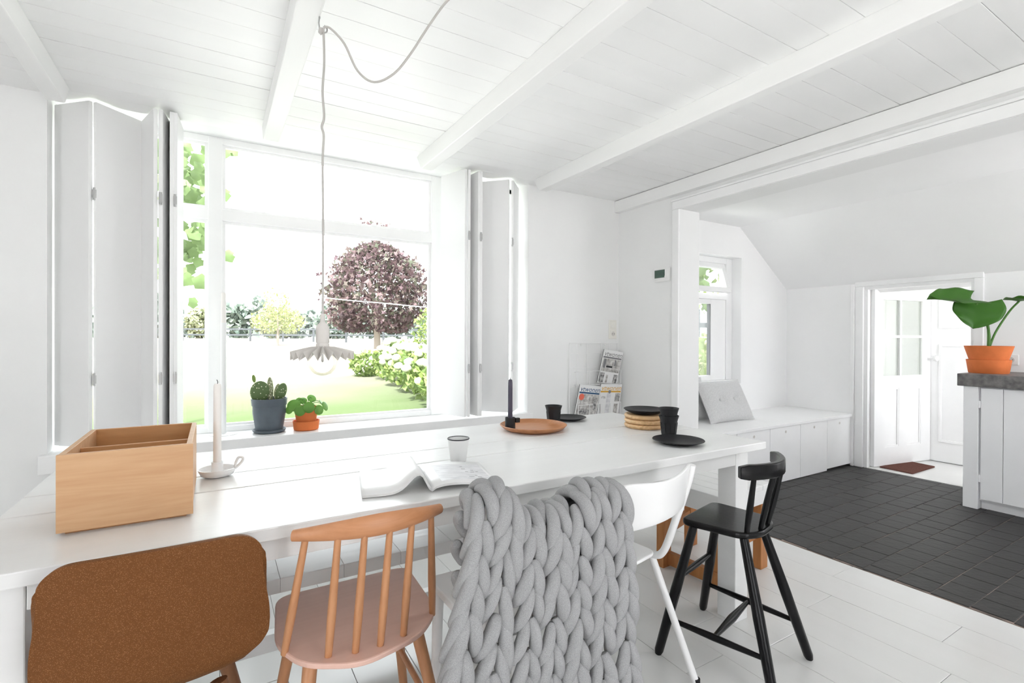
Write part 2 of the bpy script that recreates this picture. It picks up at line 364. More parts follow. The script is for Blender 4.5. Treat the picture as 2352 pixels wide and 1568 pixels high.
# big window: three bays with a transom
win = tag(bpy.data.objects.new('window_1', None), 'large white framed window with transom and garden view', kind='structure'); COL.objects.link(win)
FY0, FY1 = 3.355, 3.425
xs = [(-.66, -.038), (.034, 1.325), (1.402, 1.98)]; zs = [(.672, 1.872), (1.938, 2.318)]
MB().box(-.68, FY0, .642, -.645, FY1, 2.352).box(1.965, FY0, .642, 2.0, FY1, 2.352).build('frame_jamb', 'trim_paint', win)
BX(-.68, FY0, 2.315, 2.0, FY1, 2.352).build('frame_head', 'trim_paint', win, bevel=.003)
BX(-.68, FY0, .642, 2.0, FY1, .675).build('frame_bottom', 'trim_paint', win, bevel=.003)
for a, c in ((-.038, .034), (1.325, 1.402)): BX(a, FY0 - .005, .642, c, FY1, 2.345).build('mullion', 'trim_paint', win, bevel=.004)
BX(-.66, FY0 - .003, 1.872, 1.98, FY1, 1.938).build('transom', 'trim_paint', win, bevel=.004)
for a, c in xs:
    for d, e in zs:
        BX(a, 3.398, d, c, 3.402, e).build('pane', 'window_glass', win)
        t = .016
        frameXZ(MB(), a, c, d, e, t, 3.375, 3.397).build('glazing_bead', 'trim_paint', win)

# folding shutters
def shutter(pts, label, hinges):
    o = thing('folding_shutter', label, 'shutter', (0, 0, .66))
    for i, (a, c) in enumerate(pts):
        a = Vector((*a, 0)); c = Vector((*c, 0)); d = (c - a); n = Vector((-d.y, d.x, 0)).normalized() * .009
        z0, z1 = .006, 1.66
        b1 = [a - n, c - n, c + n, a + n]
        p = MB().hexa([(q.x, q.y, z0) for q in b1] + [(q.x, q.y, z1) for q in b1]).build('panel', 'shutter_paint', o, bevel=.002, seg=1)
        for z in (.33, 1.22):
            if i:
                MB().tube([(a.x, a.y, z - .03), (a.x, a.y, z + .03)], .007, 8).box(a.x - .008, a.y - .006, z - .020, a.x + .008, a.y + .006, z + .020).build('hinge', 'metal_grey', p, smooth=40)
    return o
shutter([((-.668, 3.228), (-.512, 3.078)), ((-.499, 3.082), (-.336, 3.232)), ((-.325, 3.230), (-.254, 3.014)), ((-.234, 3.010), (-.205, 3.228)), ((-.200, 3.228), (-.188, 3.014)), ((-.174, 3.016), (-.158, 3.232))],
        'white zigzag folding shutter on the box side of the window', 1)
shutter([((1.358, 3.246), (1.436, 3.016)), ((1.458, 3.012), (1.496, 3.228)), ((1.503, 3.228), (1.532, 3.012)), ((1.546, 3.012), (1.64, 3.222)), ((1.648, 3.216), (1.795, 3.060)), ((1.822, 3.062), (1.958, 3.212))],
        'white zigzag folding shutter on the magazine rack side of the window', 1)

# ------------------------------------------------------------------ kitchen and hall
kf = struct('floor_kitchen', BX(2.9, -.7, -.14, 5.3, 3.2, -.0035), 'grout', 'dark square tile floor of the kitchen')
TS = .1437; tile = None; row = 0; y = 0.433
while y < 2.5:
    off = TS / 2 if row % 2 else 0.0; x = 2.915 - off; 
    while x < 5.19:
        a, c = max(x, 2.903), min(x + TS, 5.2)
        if c - a > .02 and not (x > 4.75 and y < 1.2):
            g = .0011
            if tile and abs((c - a) - TS) < 1e-4:
                o = inst(tile, kf, (a, y, R.uniform(-.0012, .0008))); o.rotation_euler = (R.uniform(-.004, .004), R.uniform(-.004, .004), R.uniform(-.004, .004))
            else:
                o = BX(g, g, -.012, c - a - g, TS - g, 0).build('tile', 'kitchen_tile', kf, bevel=.0025, seg=1, loc=(a, y, 0))
                if abs((c - a) - TS) < 1e-4: tile = o
        x += TS
    y += TS; row += 1
struct('floor_kitchen_rear', BX(2.9, -.7, -.012, 5.2, .432, -.001), 'kitchen_tile', 'dark tile floor by the kitchen rear wall')
YK = 3.05
struct('wall_kitchen_window', MB().box(3.11, YK, -.1, 3.5, 3.3, 2.45).box(4.43, YK, -.1, 5.3, 3.3, 2.45).box(3.5, YK, -.1, 4.43, 3.3, .757).box(3.5, YK, 1.985, 4.43, 3.3, 2.45), 'kitchen_paint', 'white kitchen wall with small window')
struct('wall_kitchen_door', MB().box(5.2, 2.315, -.1, 5.3, 3.2, 1.8).box(5.2, -.7, -.1, 5.3, 1.525, 1.8).box(5.2, 1.525, 1.685, 5.3, 2.315, 1.8), 'kitchen_paint', 'low white kitchen wall with doorway')
struct('ceiling_kitchen', MB().hexa([(3.05, -.7, 2.282), (4.405, -.7, 2.282), (4.405, 3.2, 2.282), (3.05, 3.2, 2.282), (3.05, -.7, 2.45), (4.45, -.7, 2.45), (4.45, 3.2, 2.45), (3.05, 3.2, 2.45)])
       .hexa([(4.405, .25, 2.282), (5.32, .25, 1.628), (5.32, 3.2, 1.628), (4.405, 3.2, 2.282), (4.45, .25, 2.45), (5.42, .25, 1.75), (5.42, 3.2, 1.75), (4.45, 3.2, 2.45)]), 'kitchen_paint', 'white sloping kitchen ceiling')  # slope stops short, leaving an added roof opening to light the kitchen
struct('wall_kitchen_rear', MB().box(2.9, -.75, -.1, 4.15, -.65, 2.45).box(5.1, -.75, -.1, 5.3, -.65, 2.45).box(4.15, -.75, 2.1, 5.1, -.65, 2.45).box(4.15, -.75, -.1, 5.1, -.65, .95), 'kitchen_paint', 'white rear wall of the kitchen')  # unseen opening added to bring sky light into the kitchen
# kitchen window
kw = tag(bpy.data.objects.new('window_2', None), 'small white kitchen window with open tilting vent', kind='structure'); COL.objects.link(kw)
MB().box(3.5, 3.15, .791, 3.56, 3.22, 1.985).box(4.34, 3.15, .791, 4.43, 3.22, 1.985).box(3.561, 3.15, 1.93, 4.339, 3.22, 1.985).box(3.5, 3.13, .758, 4.43, 3.22, .79).build('frame', 'trim_paint', kw, bevel=.003)
BX(3.56, 3.14, 1.575, 4.34, 3.22, 1.63).build('transom', 'trim_paint', kw, bevel=.003)
MB().box(4.12, 3.16, .79, 4.34, 3.20, 1.575).box(3.56, 3.16, .79, 3.62, 3.20, 1.575).box(3.62, 3.16, .79, 4.12, 3.20, .84).box(3.62, 3.16, 1.53, 4.12, 3.20, 1.575).build('casement', 'trim_paint', kw, bevel=.003)
BX(4.112, 3.165, .84, 4.122, 3.20, 1.53).build('seal', 'ink_grey', kw)
BX(3.62, 3.178, .84, 4.12, 3.182, 1.53).build('pane', 'window_glass', kw)
v = MB().box(0, -.015, -.30, .78, .015, -.25).box(0, -.015, -.05, .78, .015, 0).box(0, -.015, -.25, .05, .015, -.05).box(.73, -.015, -.25, .78, .015, -.05)
v.xf(T(3.56, 3.19, 1.93) @ rot(radians(-16))); vs = v.build('vent_sash', 'trim_paint', kw, bevel=.003)
MB().box(.05, -.002, -.25, .73, .002, -.05).xf(T(3.56, 3.19, 1.93) @ rot(radians(-16))).build('pane', 'window_glass', kw)
# doorway trim
struct('trim_3', MB().box(5.18, 2.315, 0, 5.202, 2.384, 1.684).box(5.18, 1.47, 0, 5.202, 1.525, 1.684).box(5.18, 1.47, 1.685, 5.202, 2.384, 1.745).box(5.165, 2.385, 0, 5.202, 2.412, 1.70), 'trim_paint', 'white architrave around the hall doorway', bevel=.003)
struct('trim_4', MB().box(5.203, 2.285, 0, 5.301, 2.316, 1.654).box(5.203, 1.524, 0, 5.301, 1.55, 1.654).box(5.203, 1.524, 1.655, 5.301, 2.316, 1.686), 'trim_paint', 'white door jamb lining')
struct('floor_hall', BX(5.2, 1.0, -.1, 6.2, 3.3, .004), 'floor_paint', 'white hall floor')
struct('wall_hall', MB().box(6.07, .9, -.1, 6.2, 3.4, 2.3).box(5.3, .9, -.1, 5.4, 1.0, 2.3).box(6.0, .9, -.1, 6.1, 1.0, 2.3).box(5.4, .9, -.1, 6.0, 1.0, .8).box(5.4, .9, 1.75, 6.0, 1.0, 2.3).box(5.3, 3.25, 2.1, 6.1, 3.4, 2.3).box(5.302, .9, 1.76, 5.36, 3.4, 2.25).box(5.3, 3.25, -.1, 6.1, 3.4, .5), 'kitchen_paint', 'white hall walls')  # opening in the near end wall is added to brighten the hall
struct('ceiling_hall', BX(5.25, .9, 2.25, 6.2, 3.4, 2.35), 'kitchen_paint', 'flat white hall ceiling')
# glazed hall door, standing open
d1 = tag(bpy.data.objects.new('door_1', None), 'white panelled hall door with four glass panes, standing open', kind='structure'); COL.objects.link(d1)
d1.location = (5.255, 2.265, 0); d1.rotation_euler = (0, 0, math.atan2(-.145, .79))
W = .80; zt = 1.655; th = .018
fr = MB()
fr.box(0, -th, .012, .115, th, zt).box(.675, -th, .012, W, th, zt)
for a, c in ((.012, .18), (.735, .85), (1.565, zt)): fr.box(.115, -th, a, .675, th, c)
fr.box(.352, -th, .85, .376, th, 1.565).box(.115, -th, 1.208, .352, th, 1.232).box(.376, -th, 1.208, .675, th, 1.232)
fr.box(.34, -th, .18, .46, th, .735).box(.115, -th, .18, .15, th, .735).box(.66, -th, .18, .675, th, .735)
fr.build('frame', 'trim_paint', d1)
for a, c in ((.15, .34), (.46, .66)):
    q = BX(a, -.006, .18, c, .006, .735).build('panel', 'trim_paint', d1)
    frameXZ(MB(), a, c, .18, .735, .015, -.015, -.005).build('moulding', 'trim_paint', q)
for a, c in ((.115, .352), (.376, .675)):
    for e, g in ((.85, 1.208), (1.232, 1.565)): BX(a, -.002, e, c, .002, g).build('pane', 'door_glass', d1)
MB().lathe([(.012, 0), (.010, .02), (.010, .045), (.024, .052), (.03, .065), (.024, .078), (.004, .082)], 16).xf(T(.765, -.018, 1.01) @ rot(pi / 2)).build('knob', 'white_enamel', d1, smooth=50)
# second closed door at the end of the hall
d2 = tag(bpy.data.objects.new('door_2', None), 'white panelled door closed at the end of the hall', kind='structure'); COL.objects.link(d2)
BX(6.045, 1.33, .012, 6.07, 2.13, 1.95).build('leaf', 'trim_paint', d2)
for a, c in ((1.42, 1.66), (1.78, 2.04)):
    for e, g in ((.2, 1.15), (1.3, 1.85)):
        MB().box(6.036, a, e, 6.047, a + .025, g).box(6.036, c - .025, e, 6.047, c, g).box(6.036, a + .025, e, 6.047, c - .025, e + .025).box(6.036, a + .025, g - .025, 6.047, c - .025, g).build('panel_moulding', 'trim_paint', d2, bevel=.004)
tag(MB().prism(rounded([(5.29, 1.965), (5.76, 1.965), (5.79, 2.2), (5.30, 2.225)], .008, 2), .004, .014).build('door_mat', 'door_mat'), 'brown doormat lying on the white hall floor', 'doormat')

# ------------------------------------------------------------------ garden
def ground_z(x, y):
    return -.12 + .00045 * min(hypot(x, y), 45) ** 2
def gfn(a, b):
    y = 3.52 + 160 * (b ** 2.2); x = -30 + 140 * a if y > 30 else -14 + 40 * a
    x = (-14 + 40 * a) * (1 + max(0, y - 3.5) * .05); return (x, y, ground_z(x, y))
lawn = tag(MB().grid(gfn, 60, 60).build('lawn', 'lawn', smooth=60), 'sloping mown lawn running out to a hay field', kind='structure')
mat('bounce_stone', (0.68, 0.67, 0.65), 0.9, 0.1, var=0.15, scale=3)  # pale colour for the added surfaces that bounce light to the ceilings
ft = tag(BX(-5, 3.5, -.2, 7.5, 7.4, -.085).build('bounce_strip', 'bounce_stone'), 'pale strip added below the window to bounce light indoors', kind='structure')  # added below the sight line to throw light up through the big window
gb = tag(BX(-40, -40, -.3, 40, 3.5, -.15).build('ground', 'bounce_stone'), 'unseen ground around the house, made pale to bounce light indoors', kind='structure')  # unseen; pale paving added as a reflector for the rear openings
def leaves(mb, n, size, pick, bend=.25, star=False):
    for _ in range(n):
        c = pick(); s = size * R.uniform(.6, 1.3)
        M = T(*c) @ rot(R.uniform(0, 6.28), R.uniform(-1.2, 1.2), R.uniform(0, 6.28))
        if star:
            pts = [(0, 0, 0)] + [(cos(t * pi / 4.5) * s * (.62 if t % 2 else .28), sin(t * pi / 4.5) * s * (.62 if t % 2 else .28), bend * s * .2 * (t % 2)) for t in range(9)]
            k = len(mb.v); mb.v += [tuple(M @ Vector(p)) for p in pts]; mb.f += [[k, k + i, k + i % 9 + 1] for i in range(1, 10)]
        else:
            pts = [(-s * .5, 0, 0), (0, -s * .32, bend * s * .3), (s * .5, 0, 0), (0, s * .32, bend * s * .3)]
            mb.add([M @ Vector(p) for p in pts], [[0, 1, 2], [0, 2, 3]])
    return mb
def ell(c, r, lo=.5):
    def f():
        while 1:
            p = Vector((R.gauss(0, 1), R.gauss(0, 1), R.gauss(0, 1))).normalized() * R.uniform(lo, 1) ** .6
            return (c[0] + p.x * r[0], c[1] + p.y * r[1], c[2] + p.z * r[2])
    return f
def stuff(o, label=None):
    o['kind'] = 'stuff'; return o
# copper maple
mp_ = thing('maple_tree', 'round copper leaved maple tree on the lawn', 'tree', (6.96, 24.95, .1))
MB().tube([(0, 0, -.2), (.02, 0, .8), (0, 0, 1.6), (.05, 0, 3)], [.19, .16, .15, .1], 10).build('trunk', 'bark', mp_, smooth=60)
br = MB()
for i in range(14):
    t = i * 2.4; br.tube([(0, 0, 1.3 + i * .1), (cos(t) * .9, sin(t) * .9, 2.3 + i * .15), (cos(t) * 1.7, sin(t) * 1.7, 2.8 + i * .2)], [.06, .035, .01], 5)
br.build('branches', 'bark', mp_)
def mpick():
    z = R.uniform(0, 1); rad = 2.45 * (sin(pi * min(1, (z * .92 + .12))) ** .55) * (R.uniform(.35, 1) ** .5 if R.random() < .86 else R.uniform(.9, 1.2)); t = R.uniform(0, 6.28)
    lump = 1 + .10 * sin(3 * t + 5 * z) + .07 * sin(7 * t + 9 * z); return (rad * lump * cos(t), rad * lump * sin(t), .1 + 1.25 + z * 4.6)
stuff(leaves(leaves(MB(), 7000, .23, mpick, star=True), 160, .2, lambda: (R.gauss(-.1, .35), R.gauss(0, .3), R.uniform(5.6, 6.9)), star=True).build('foliage', 'maple_leaf', mp_))
# young tree
sp = thing('young_tree', 'slender young tree with sparse pale leaves in the field', 'tree', (3.74, 38.5, .42))
MB().tube([(0, 0, -.1), (.05, 0, 1.2), (0, 0, 2.4), (.1, 0, 3.8)], [.1, .08, .05, .02], 8).build('trunk', 'bark', sp)
stuff(leaves(leaves(MB(), 1100, .22, ell((.1, 0, 1.9), (1.9, 1.5, .95), .2)), 260, .2, ell((.0, 0, 3.3), (1.2, 1, .9), .3)).build('foliage', 'sapling_leaf', sp))
# hydrangea border
fl_me = MB().ball((0, 0, 0), .11, .11, .085, 10, 7)
for i, p in enumerate(fl_me.v): fl_me.v[i] = tuple(Vector(p) * R.uniform(.88, 1.12))
flower = None
for i, (hx, hy, rr, hh) in enumerate([(4.0, 15.4, .55, .75), (4.45, 13.9, .72, 1.1), (4.25, 12.35, .68, 1.0), (4.05, 10.9, .66, 1.0), (3.85, 9.55, .62, .95), (3.6, 8.35, .52, .85)]):
    z0 = ground_z(hx, hy)
    names = ['smallest hydrangea bush at the far end of the border', 'tall hydrangea bush under the maple tree', 'hydrangea bush third from the far end of the border', 'hydrangea bush fourth from the far end of the border', 'hydrangea bush second nearest to the window', 'hydrangea bush nearest to the house with white flowers']
    o = thing('hydrangea_bush', names[i], 'bush', (hx, hy, z0), group='white hydrangea bushes along the lawn edge')
    stuff(leaves(MB(), 420, .17, ell((0, 0, hh * .5), (rr, rr, hh * .55), .4)).build('foliage', 'bush_leaf', o))
    for j in range(24 if i else 8):
        t = R.uniform(0, 6.28); ph = R.uniform(.05, 1.35); q = (rr * cos(t) * cos(ph) * 1.0, rr * sin(t) * cos(ph) * 1.0, hh * .5 + hh * .55 * sin(ph))
        if flower is None: flower = fl_me.build('flower_head', 'flower_white', o, smooth=80, loc=q)
        else: inst(flower, o, q)
# green shrubs behind the hydrangeas
for i, (bx, by, rr, hh) in enumerate([(8.4, 19.0, 1.0, 2.5), (9.0, 22.0, 1.2, 2.6)]):
    o = thing('garden_shrub', ['bright green shrub beside the maple trunk', 'green shrub further behind the maple tree'][i], 'shrub', (bx, by, ground_z(bx, by)))
    stuff(leaves(MB(), 700, .22, ell((0, 0, hh * .5), (rr, rr, hh * .52), .3)).build('foliage', 'bush_leaf', o))
    MB().tube([(0, 0, -.1), (0, 0, hh * .7)], [.08, .03], 6).build('stem', 'bark', o)
# rail fence
fe = thing('rail_fence', 'dark two rail fence across the hay field', 'fence', (0, 47, .7))
fpts = [(-7, 51.5), (-2.3, 49.0), (2.47, 46.2), (4.78, 44.9), (6.94, 43.6), (9.24, 42.2), (11.9, 40.7), (14.5, 39.2), (18, 37.2)]
for px, py in fpts: BX(px - .07, py - 47 - .07, -.35, px + .07, py - 47 + .07, 1.12).build('post', 'fence_paint', fe)
for (a, c), (d, e) in zip(fpts, fpts[1:]):
    for z in (.55, 1.02): MB().hexa([(a, c - 47 - .02, z), (d, e - 47 - .02, z), (d, e - 47 + .02, z), (a, c - 47 + .02, z), (a, c - 47 - .02, z + .13), (d, e - 47 - .02, z + .13), (d, e - 47 + .02, z + .13), (a, c - 47 + .02, z + .13)]).build('rail', 'fence_paint', fe)
# distant trees
def tline():
    x = R.uniform(-40, 75); h = 3.6 + 1.4 * sin(x * .31) + 1.0 * sin(x * .83 + 1) + .6 * sin(x * 1.9)
    return (x, 118 - x * .55 + R.uniform(-2, 2), 0.8 + (h + 2.2) * R.random() ** .7)
tl = stuff(leaves(MB(), 6000, 1.9, tline).build('treeline', 'far_leaf')); tag(tl, 'hazy grey green treeline on the far side of the field', 'treeline')
for i, (tx, ty, rx, hh, m, lab) in enumerate([(-9, 109, 3.7, 8.6, 'far_leaf', 'distant grey green tree beyond the fence at the shutter edge'), (-2.3, 104, 2.5, 5.6, 'far_leaf_warm', 'distant low yellow green bush beyond the fence'), (9.6, 100, 4.5, 6.2, 'far_leaf_warm', 'distant pale tree behind the young tree'), (19, 95, 4.0, 6.6, 'far_leaf', 'distant tree between the lamp and the maple')]):
    z0 = .7
    o = thing('distant_tree', lab, 'tree', (tx, ty, z0), group='tree line beyond the hay field')
    stuff(leaves(MB(), 750, 1.1, ell((0, 0, hh * .5), (rx * .93, 2.5, hh * .5), .2)).build('foliage', m, o))
    MB().tube([(0, 0, -1), (0, 0, hh * .6)], [.3, .1], 6).build('trunk', 'bark', o)
# climbing vine by the window
def vine_leaf():
    mb = MB(); out = []
    for i in range(20):
        t = 2 * pi * i / 20; r = .5 * (1 - .22 * abs(sin(2.5 * t))) * (1.0 if i else .55); out.append((r * cos(t), r * sin(t), .10 * cos(2 * t) - .05))
    mb.add([(0, 0, 0)] + out, [[0, i + 1, (i + 1) % 20 + 1] for i in range(20)]); return mb
def vine(name, label, pts, leafpos, size, cat='vine'):
    o = thing(name, label, cat, pts[0]); b0 = Vector(pts[0])
    MB().tube([Vector(p) - b0 for p in smoothpath(pts)], .008, 5).build('stem', 'bark', o)
    proto = None
    for p in leafpos:
        q = Vector(p) - b0
        if proto is None: l_ = proto = vine_leaf().build('leaf', 'vine_leaf', o, smooth=60)
        else:
            l_ = inst(proto, o)
            if R.random() < .4: l_.data = l_.data.copy()
        s = size * R.uniform(.7, 1.25); l_.location = q; l_.scale = (s, s, s); l_.rotation_euler = (R.uniform(.7, 1.9), R.uniform(-.5, .5), R.uniform(-.9, .9))
    return o
lp = []
for i in range(120):
    z = R.uniform(1.66, 3.1); lp.append((-.27 + R.uniform(-.25, .22) * (1 if z > 2 else .75), 5.4 + R.uniform(-.3, .25), z))
lp += [(.10, 5.2, 1.93), (.04, 5.2, 2.42), (.06, 5.22, 2.50), (.0, 5.2, 2.36), (.08, 5.18, 2.86), (.14, 5.2, 2.88), (.02, 5.2, 1.98), (-.17, 5.3, 1.5)]
vine('grape_vine', 'bright green climbing vine hanging outside the big window', [(-.75, 5.5, -.12), (-.72, 5.5, 1.4), (-.62, 5.48, 2.8), (-.45, 5.45, 3.25), (-.33, 5.4, 2.7), (-.28, 5.4, 2.1), (-.25, 5.4, 1.7)], lp, .15)
# festoon cable
fc = thing('string_light', 'white festoon cable with bare bulbs strung over the lawn', 'string light', (-.6, 8.5, 2.15))
cp = smoothpath([(-.6, 8.5, 2.16), (.09, 8.1, 2.0), (.29, 7.98, 1.932), (1.29, 7.38, 1.749), (2.046, 6.93, 1.67), (2.58, 6.61, 1.615), (3.4, 6.1, 1.57)], 5); b0 = Vector((-.6, 8.5, 2.15))
MB().tube([p - b0 for p in cp], .006, 6).build('cable', 'wire_white', fc, smooth=60)
for p in ((-.6, 8.5, 2.16), (3.4, 6.1, 1.57)):
    q = Vector(p) - b0; MB().tube([(q.x, q.y, ground_z(p[0], p[1]) - b0.z - .05), (q.x, q.y, q.z + .05)], .025, 8).build('pole', 'fence_paint', fc, smooth=60)
for p in ((2.046, 6.93, 1.665), (.29, 7.98, 1.93), (1.02, 7.55, 1.79)):
    q = Vector(p) - b0
    s_ = MB().lathe([(.014, 0), (.016, -.02), (.015, -.045)], 10, q).build('socket', 'wire_white', fc, smooth=50)
    MB().lathe([(.012, -.045), (.024, -.07), (.02, -.095), (.004, -.105)], 12, q).build('bulb', 'bulb_glass', s_, smooth=60)
# outside the kitchen window
hd = thing('garden_hedge', 'pale leaved clipped hedge outside the kitchen window', 'hedge', (5.3, 5.6, -.1))
stuff(leaves(MB(), 2600, .10, lambda: (R.uniform(-1.8, 2.4), R.uniform(-.35, .35) , R.uniform(0, 1.42))).build('foliage', 'hedge_leaf', hd))
BX(-1.7, -.2, 0, 2.3, .2, 1.3).build('core', 'bush_leaf', hd)
pf = thing('timber_fence', 'grey timber posts behind the hedge outside the kitchen window', 'fence', (6.2, 6.4, -.1))
for i in range(6): BX(-1.5 + i * .62, -.05, 0, -1.32 + i * .62, .05, 1.85).build('post', 'fence_paint', pf)
for z in (.5, 1.5): BX(-1.6, .05, z, 2.1, .09, z + .1).build('rail', 'fence_paint', pf)
vine('grape_vine', 'fresh green vine hanging outside the kitchen window', [(6.6, 4.7, -.12), (6.5, 4.7, 1.6), (6.1, 4.65, 2.5), (5.6, 4.6, 2.6), (5.5, 4.6, 2.1), (5.45, 4.6, 1.7)], [(5.0 + R.uniform(0, 1.3), 4.5 + R.uniform(-.15, .2), R.uniform(1.55, 2.4)) for _ in range(46)], .17)
tb = thing('tree_behind_hedge', 'sunlit green tree seen through the kitchen vent', 'tree', (7.6, 7.6, -.1))
stuff(leaves(MB(), 1500, .2, ell((0, 0, 3.0), (2.6, 1.2, 1.6), .1)).build('foliage', 'bush_leaf', tb))
MB().tube([(0, 0, 0), (0, 0, 2.6)], [.15, .1], 8).build('trunk', 'bark', tb)

# ------------------------------------------------------------------ dining table and benches
tb = thing('dining_table', 'long white painted plank dining table under the window', 'table', (0.8, 1.78, 0))
L0, L1, F0, F1 = -.46 - .8, 2.062 - .8, 1.295 - 1.78, 2.272 - 1.78
for a, c in ((F0, 1.684 - 1.78), (1.690 - 1.78, 1.877 - 1.78), (1.8825 - 1.78, F1)):
    BX(L0, a, .718, L1, c, .75).build('plank', 'table_paint', tb, bevel=.003)
for q in (1.687 - 1.78, 1.8798 - 1.78): BX(L0 + .15, q - .035, .696, L1 - .15, q + .035, .7178).build('dark_seam_strip', 'brown_leg', tb)  # dark strips added under the seams so the gaps look shaded
for a, c in ((F0 + .02, F0 + .042), (F1 - .042, F1 - .02)): BX(L0 + .144, a + .001, .664, L1 - .183, c, .7175).build('apron', 'table_paint', tb, bevel=.002)
for a in (L0 + .07, L1 - .13): BX(a, F0 + .108, .664, a + .022, F1 - .108, .7175).build('apron', 'table_paint', tb, bevel=.002)
for lx in (L0 + .06, L1 - .182):
    for ly in (F0 + .02, F1 - .107): BX(lx, ly, 0, lx + .083, ly + .087, .718).build('leg', 'table_paint', tb, bevel=.003)
bn = thing('bench', 'long white bench pushed under the dining table', 'bench', (.75, 1.9, 0))
for i in range(10): BX(-.96 + i * .192, -.21, .405, -.96 + i * .192 + .1914, .21, .45).build('plank', 'table_paint', bn, bevel=.001, seg=1)
for a in (-.9, .86): BX(a, -.17, 0, a + .04, .17, .405).build('leg', 'table_paint', bn, bevel=.003)
BX(-.86, -.02, .12, .86, .02, .18).build('stretcher', 'table_paint', bn, bevel=.003)
# plank topped stool with orange wooden trestle
st = thing('plank_stool', 'white plank topped low bench with orange wooden legs at the table end', 'bench', (2.24, 1.80, 0), radians(4))
for i in range(5): BX(-.22 + i * .0885, -.29, .425, -.22 + i * .0885 + .0865, .29, .452).build('plank', 'table_paint', st, bevel=.003)
for a in (-.215, .195): BX(a, -.285, .355, a + .02, .285, .425).build('apron', 'table_paint', st, bevel=.002)
for a in (-.285, .265): BX(-.195, a, .355, .195, a + .02, .425).build('apron', 'table_paint', st, bevel=.002)
for lx, ly in ((-.235, .035), (.115, .12), (-.19, -.262), (.17, -.262)):
    BX(lx, ly, 0, lx + .065, ly + .045, .36).build('leg', 'oak_orange', st, bevel=.003)
for a, c in (((-.20, .05), (.14, .13)), ((-.16, -.255), (.24, -.23))):
    MB().hexa([(a[0], a[1], .15), (c[0], c[1], .15), (c[0], c[1] + .028, .15), (a[0], a[1] + .028, .15), (a[0], a[1], .21), (c[0], c[1], .21), (c[0], c[1] + .028, .21), (a[0], a[1] + .028, .21)]).build('stretcher', 'oak_orange', st, bevel=.002)
BX(-.2, -.255, .012, -.165, .05, .075).build('stretcher', 'oak_orange', st, bevel=.002)

# ------------------------------------------------------------------ chairs
def cork_chair():
    o = thing('cork_chair', 'brown cork shell chair tucked in below the wooden box', 'chair', (-.095, 1.30, 0))
    rows = [(.785, .186, -.118), (.76, .188, -.116), (.72, .190, -.110), (.68, .193, -.105), (.62, .197, -.096), (.57, .200, -.088), (.535, .198, -.080), (.51, .184, -.072), (.487, .158, -.060), (.466, .145, -.035), (.45, .155, .0), (.443, .18, .06), (.440, .2, .14), (.442, .205, .22), (.446, .195, .29), (.444, .17, .325)]
    def fn(a, b):
        k = b * (len(rows) - 1); i = min(int(k), len(rows) - 2); t = k - i
        z, w, y = [rows[i][q] * (1 - t) + rows[i + 1][q] * t for q in range(3)]
        s = sin((a - .5) * pi * .96) / sin(.48 * pi); up = min(1, max(0, (z - .45) / .12)); q = max(0, (abs(s) - .70) / .30)
        drop = .010 * s * s + .052 * (1 - sqrt(max(0, 1 - q * q)))
        if z > .60: z = .60 + (z - .60) * (.185 - drop) / .185
        return (w * s, y + .036 * up * s * s, z + (1 - up) * .018 * s * s)
    MB().grid(fn, 32, 48).build('shell', 'cork', o, smooth=60, solid=.012, bevel=.004, sub=1, limit=60)
    for sx, sy in ((-1, -1), (1, -1), (-1, 1), (1, 1)):
        MB().tube([(.10 * sx, .08 + .10 * sy, .435), (.20 * sx, .09 + .19 * sy, 0)], [.02, .013], 12).build('leg', 'brown_leg', o, smooth=60)
    MB().box(-.12, .07, .405, .12, .10, .432).box(-.015, -.03, .405, .015, .22, .432).build('seat_frame', 'brown_leg', o, bevel=.003)
cork_chair()
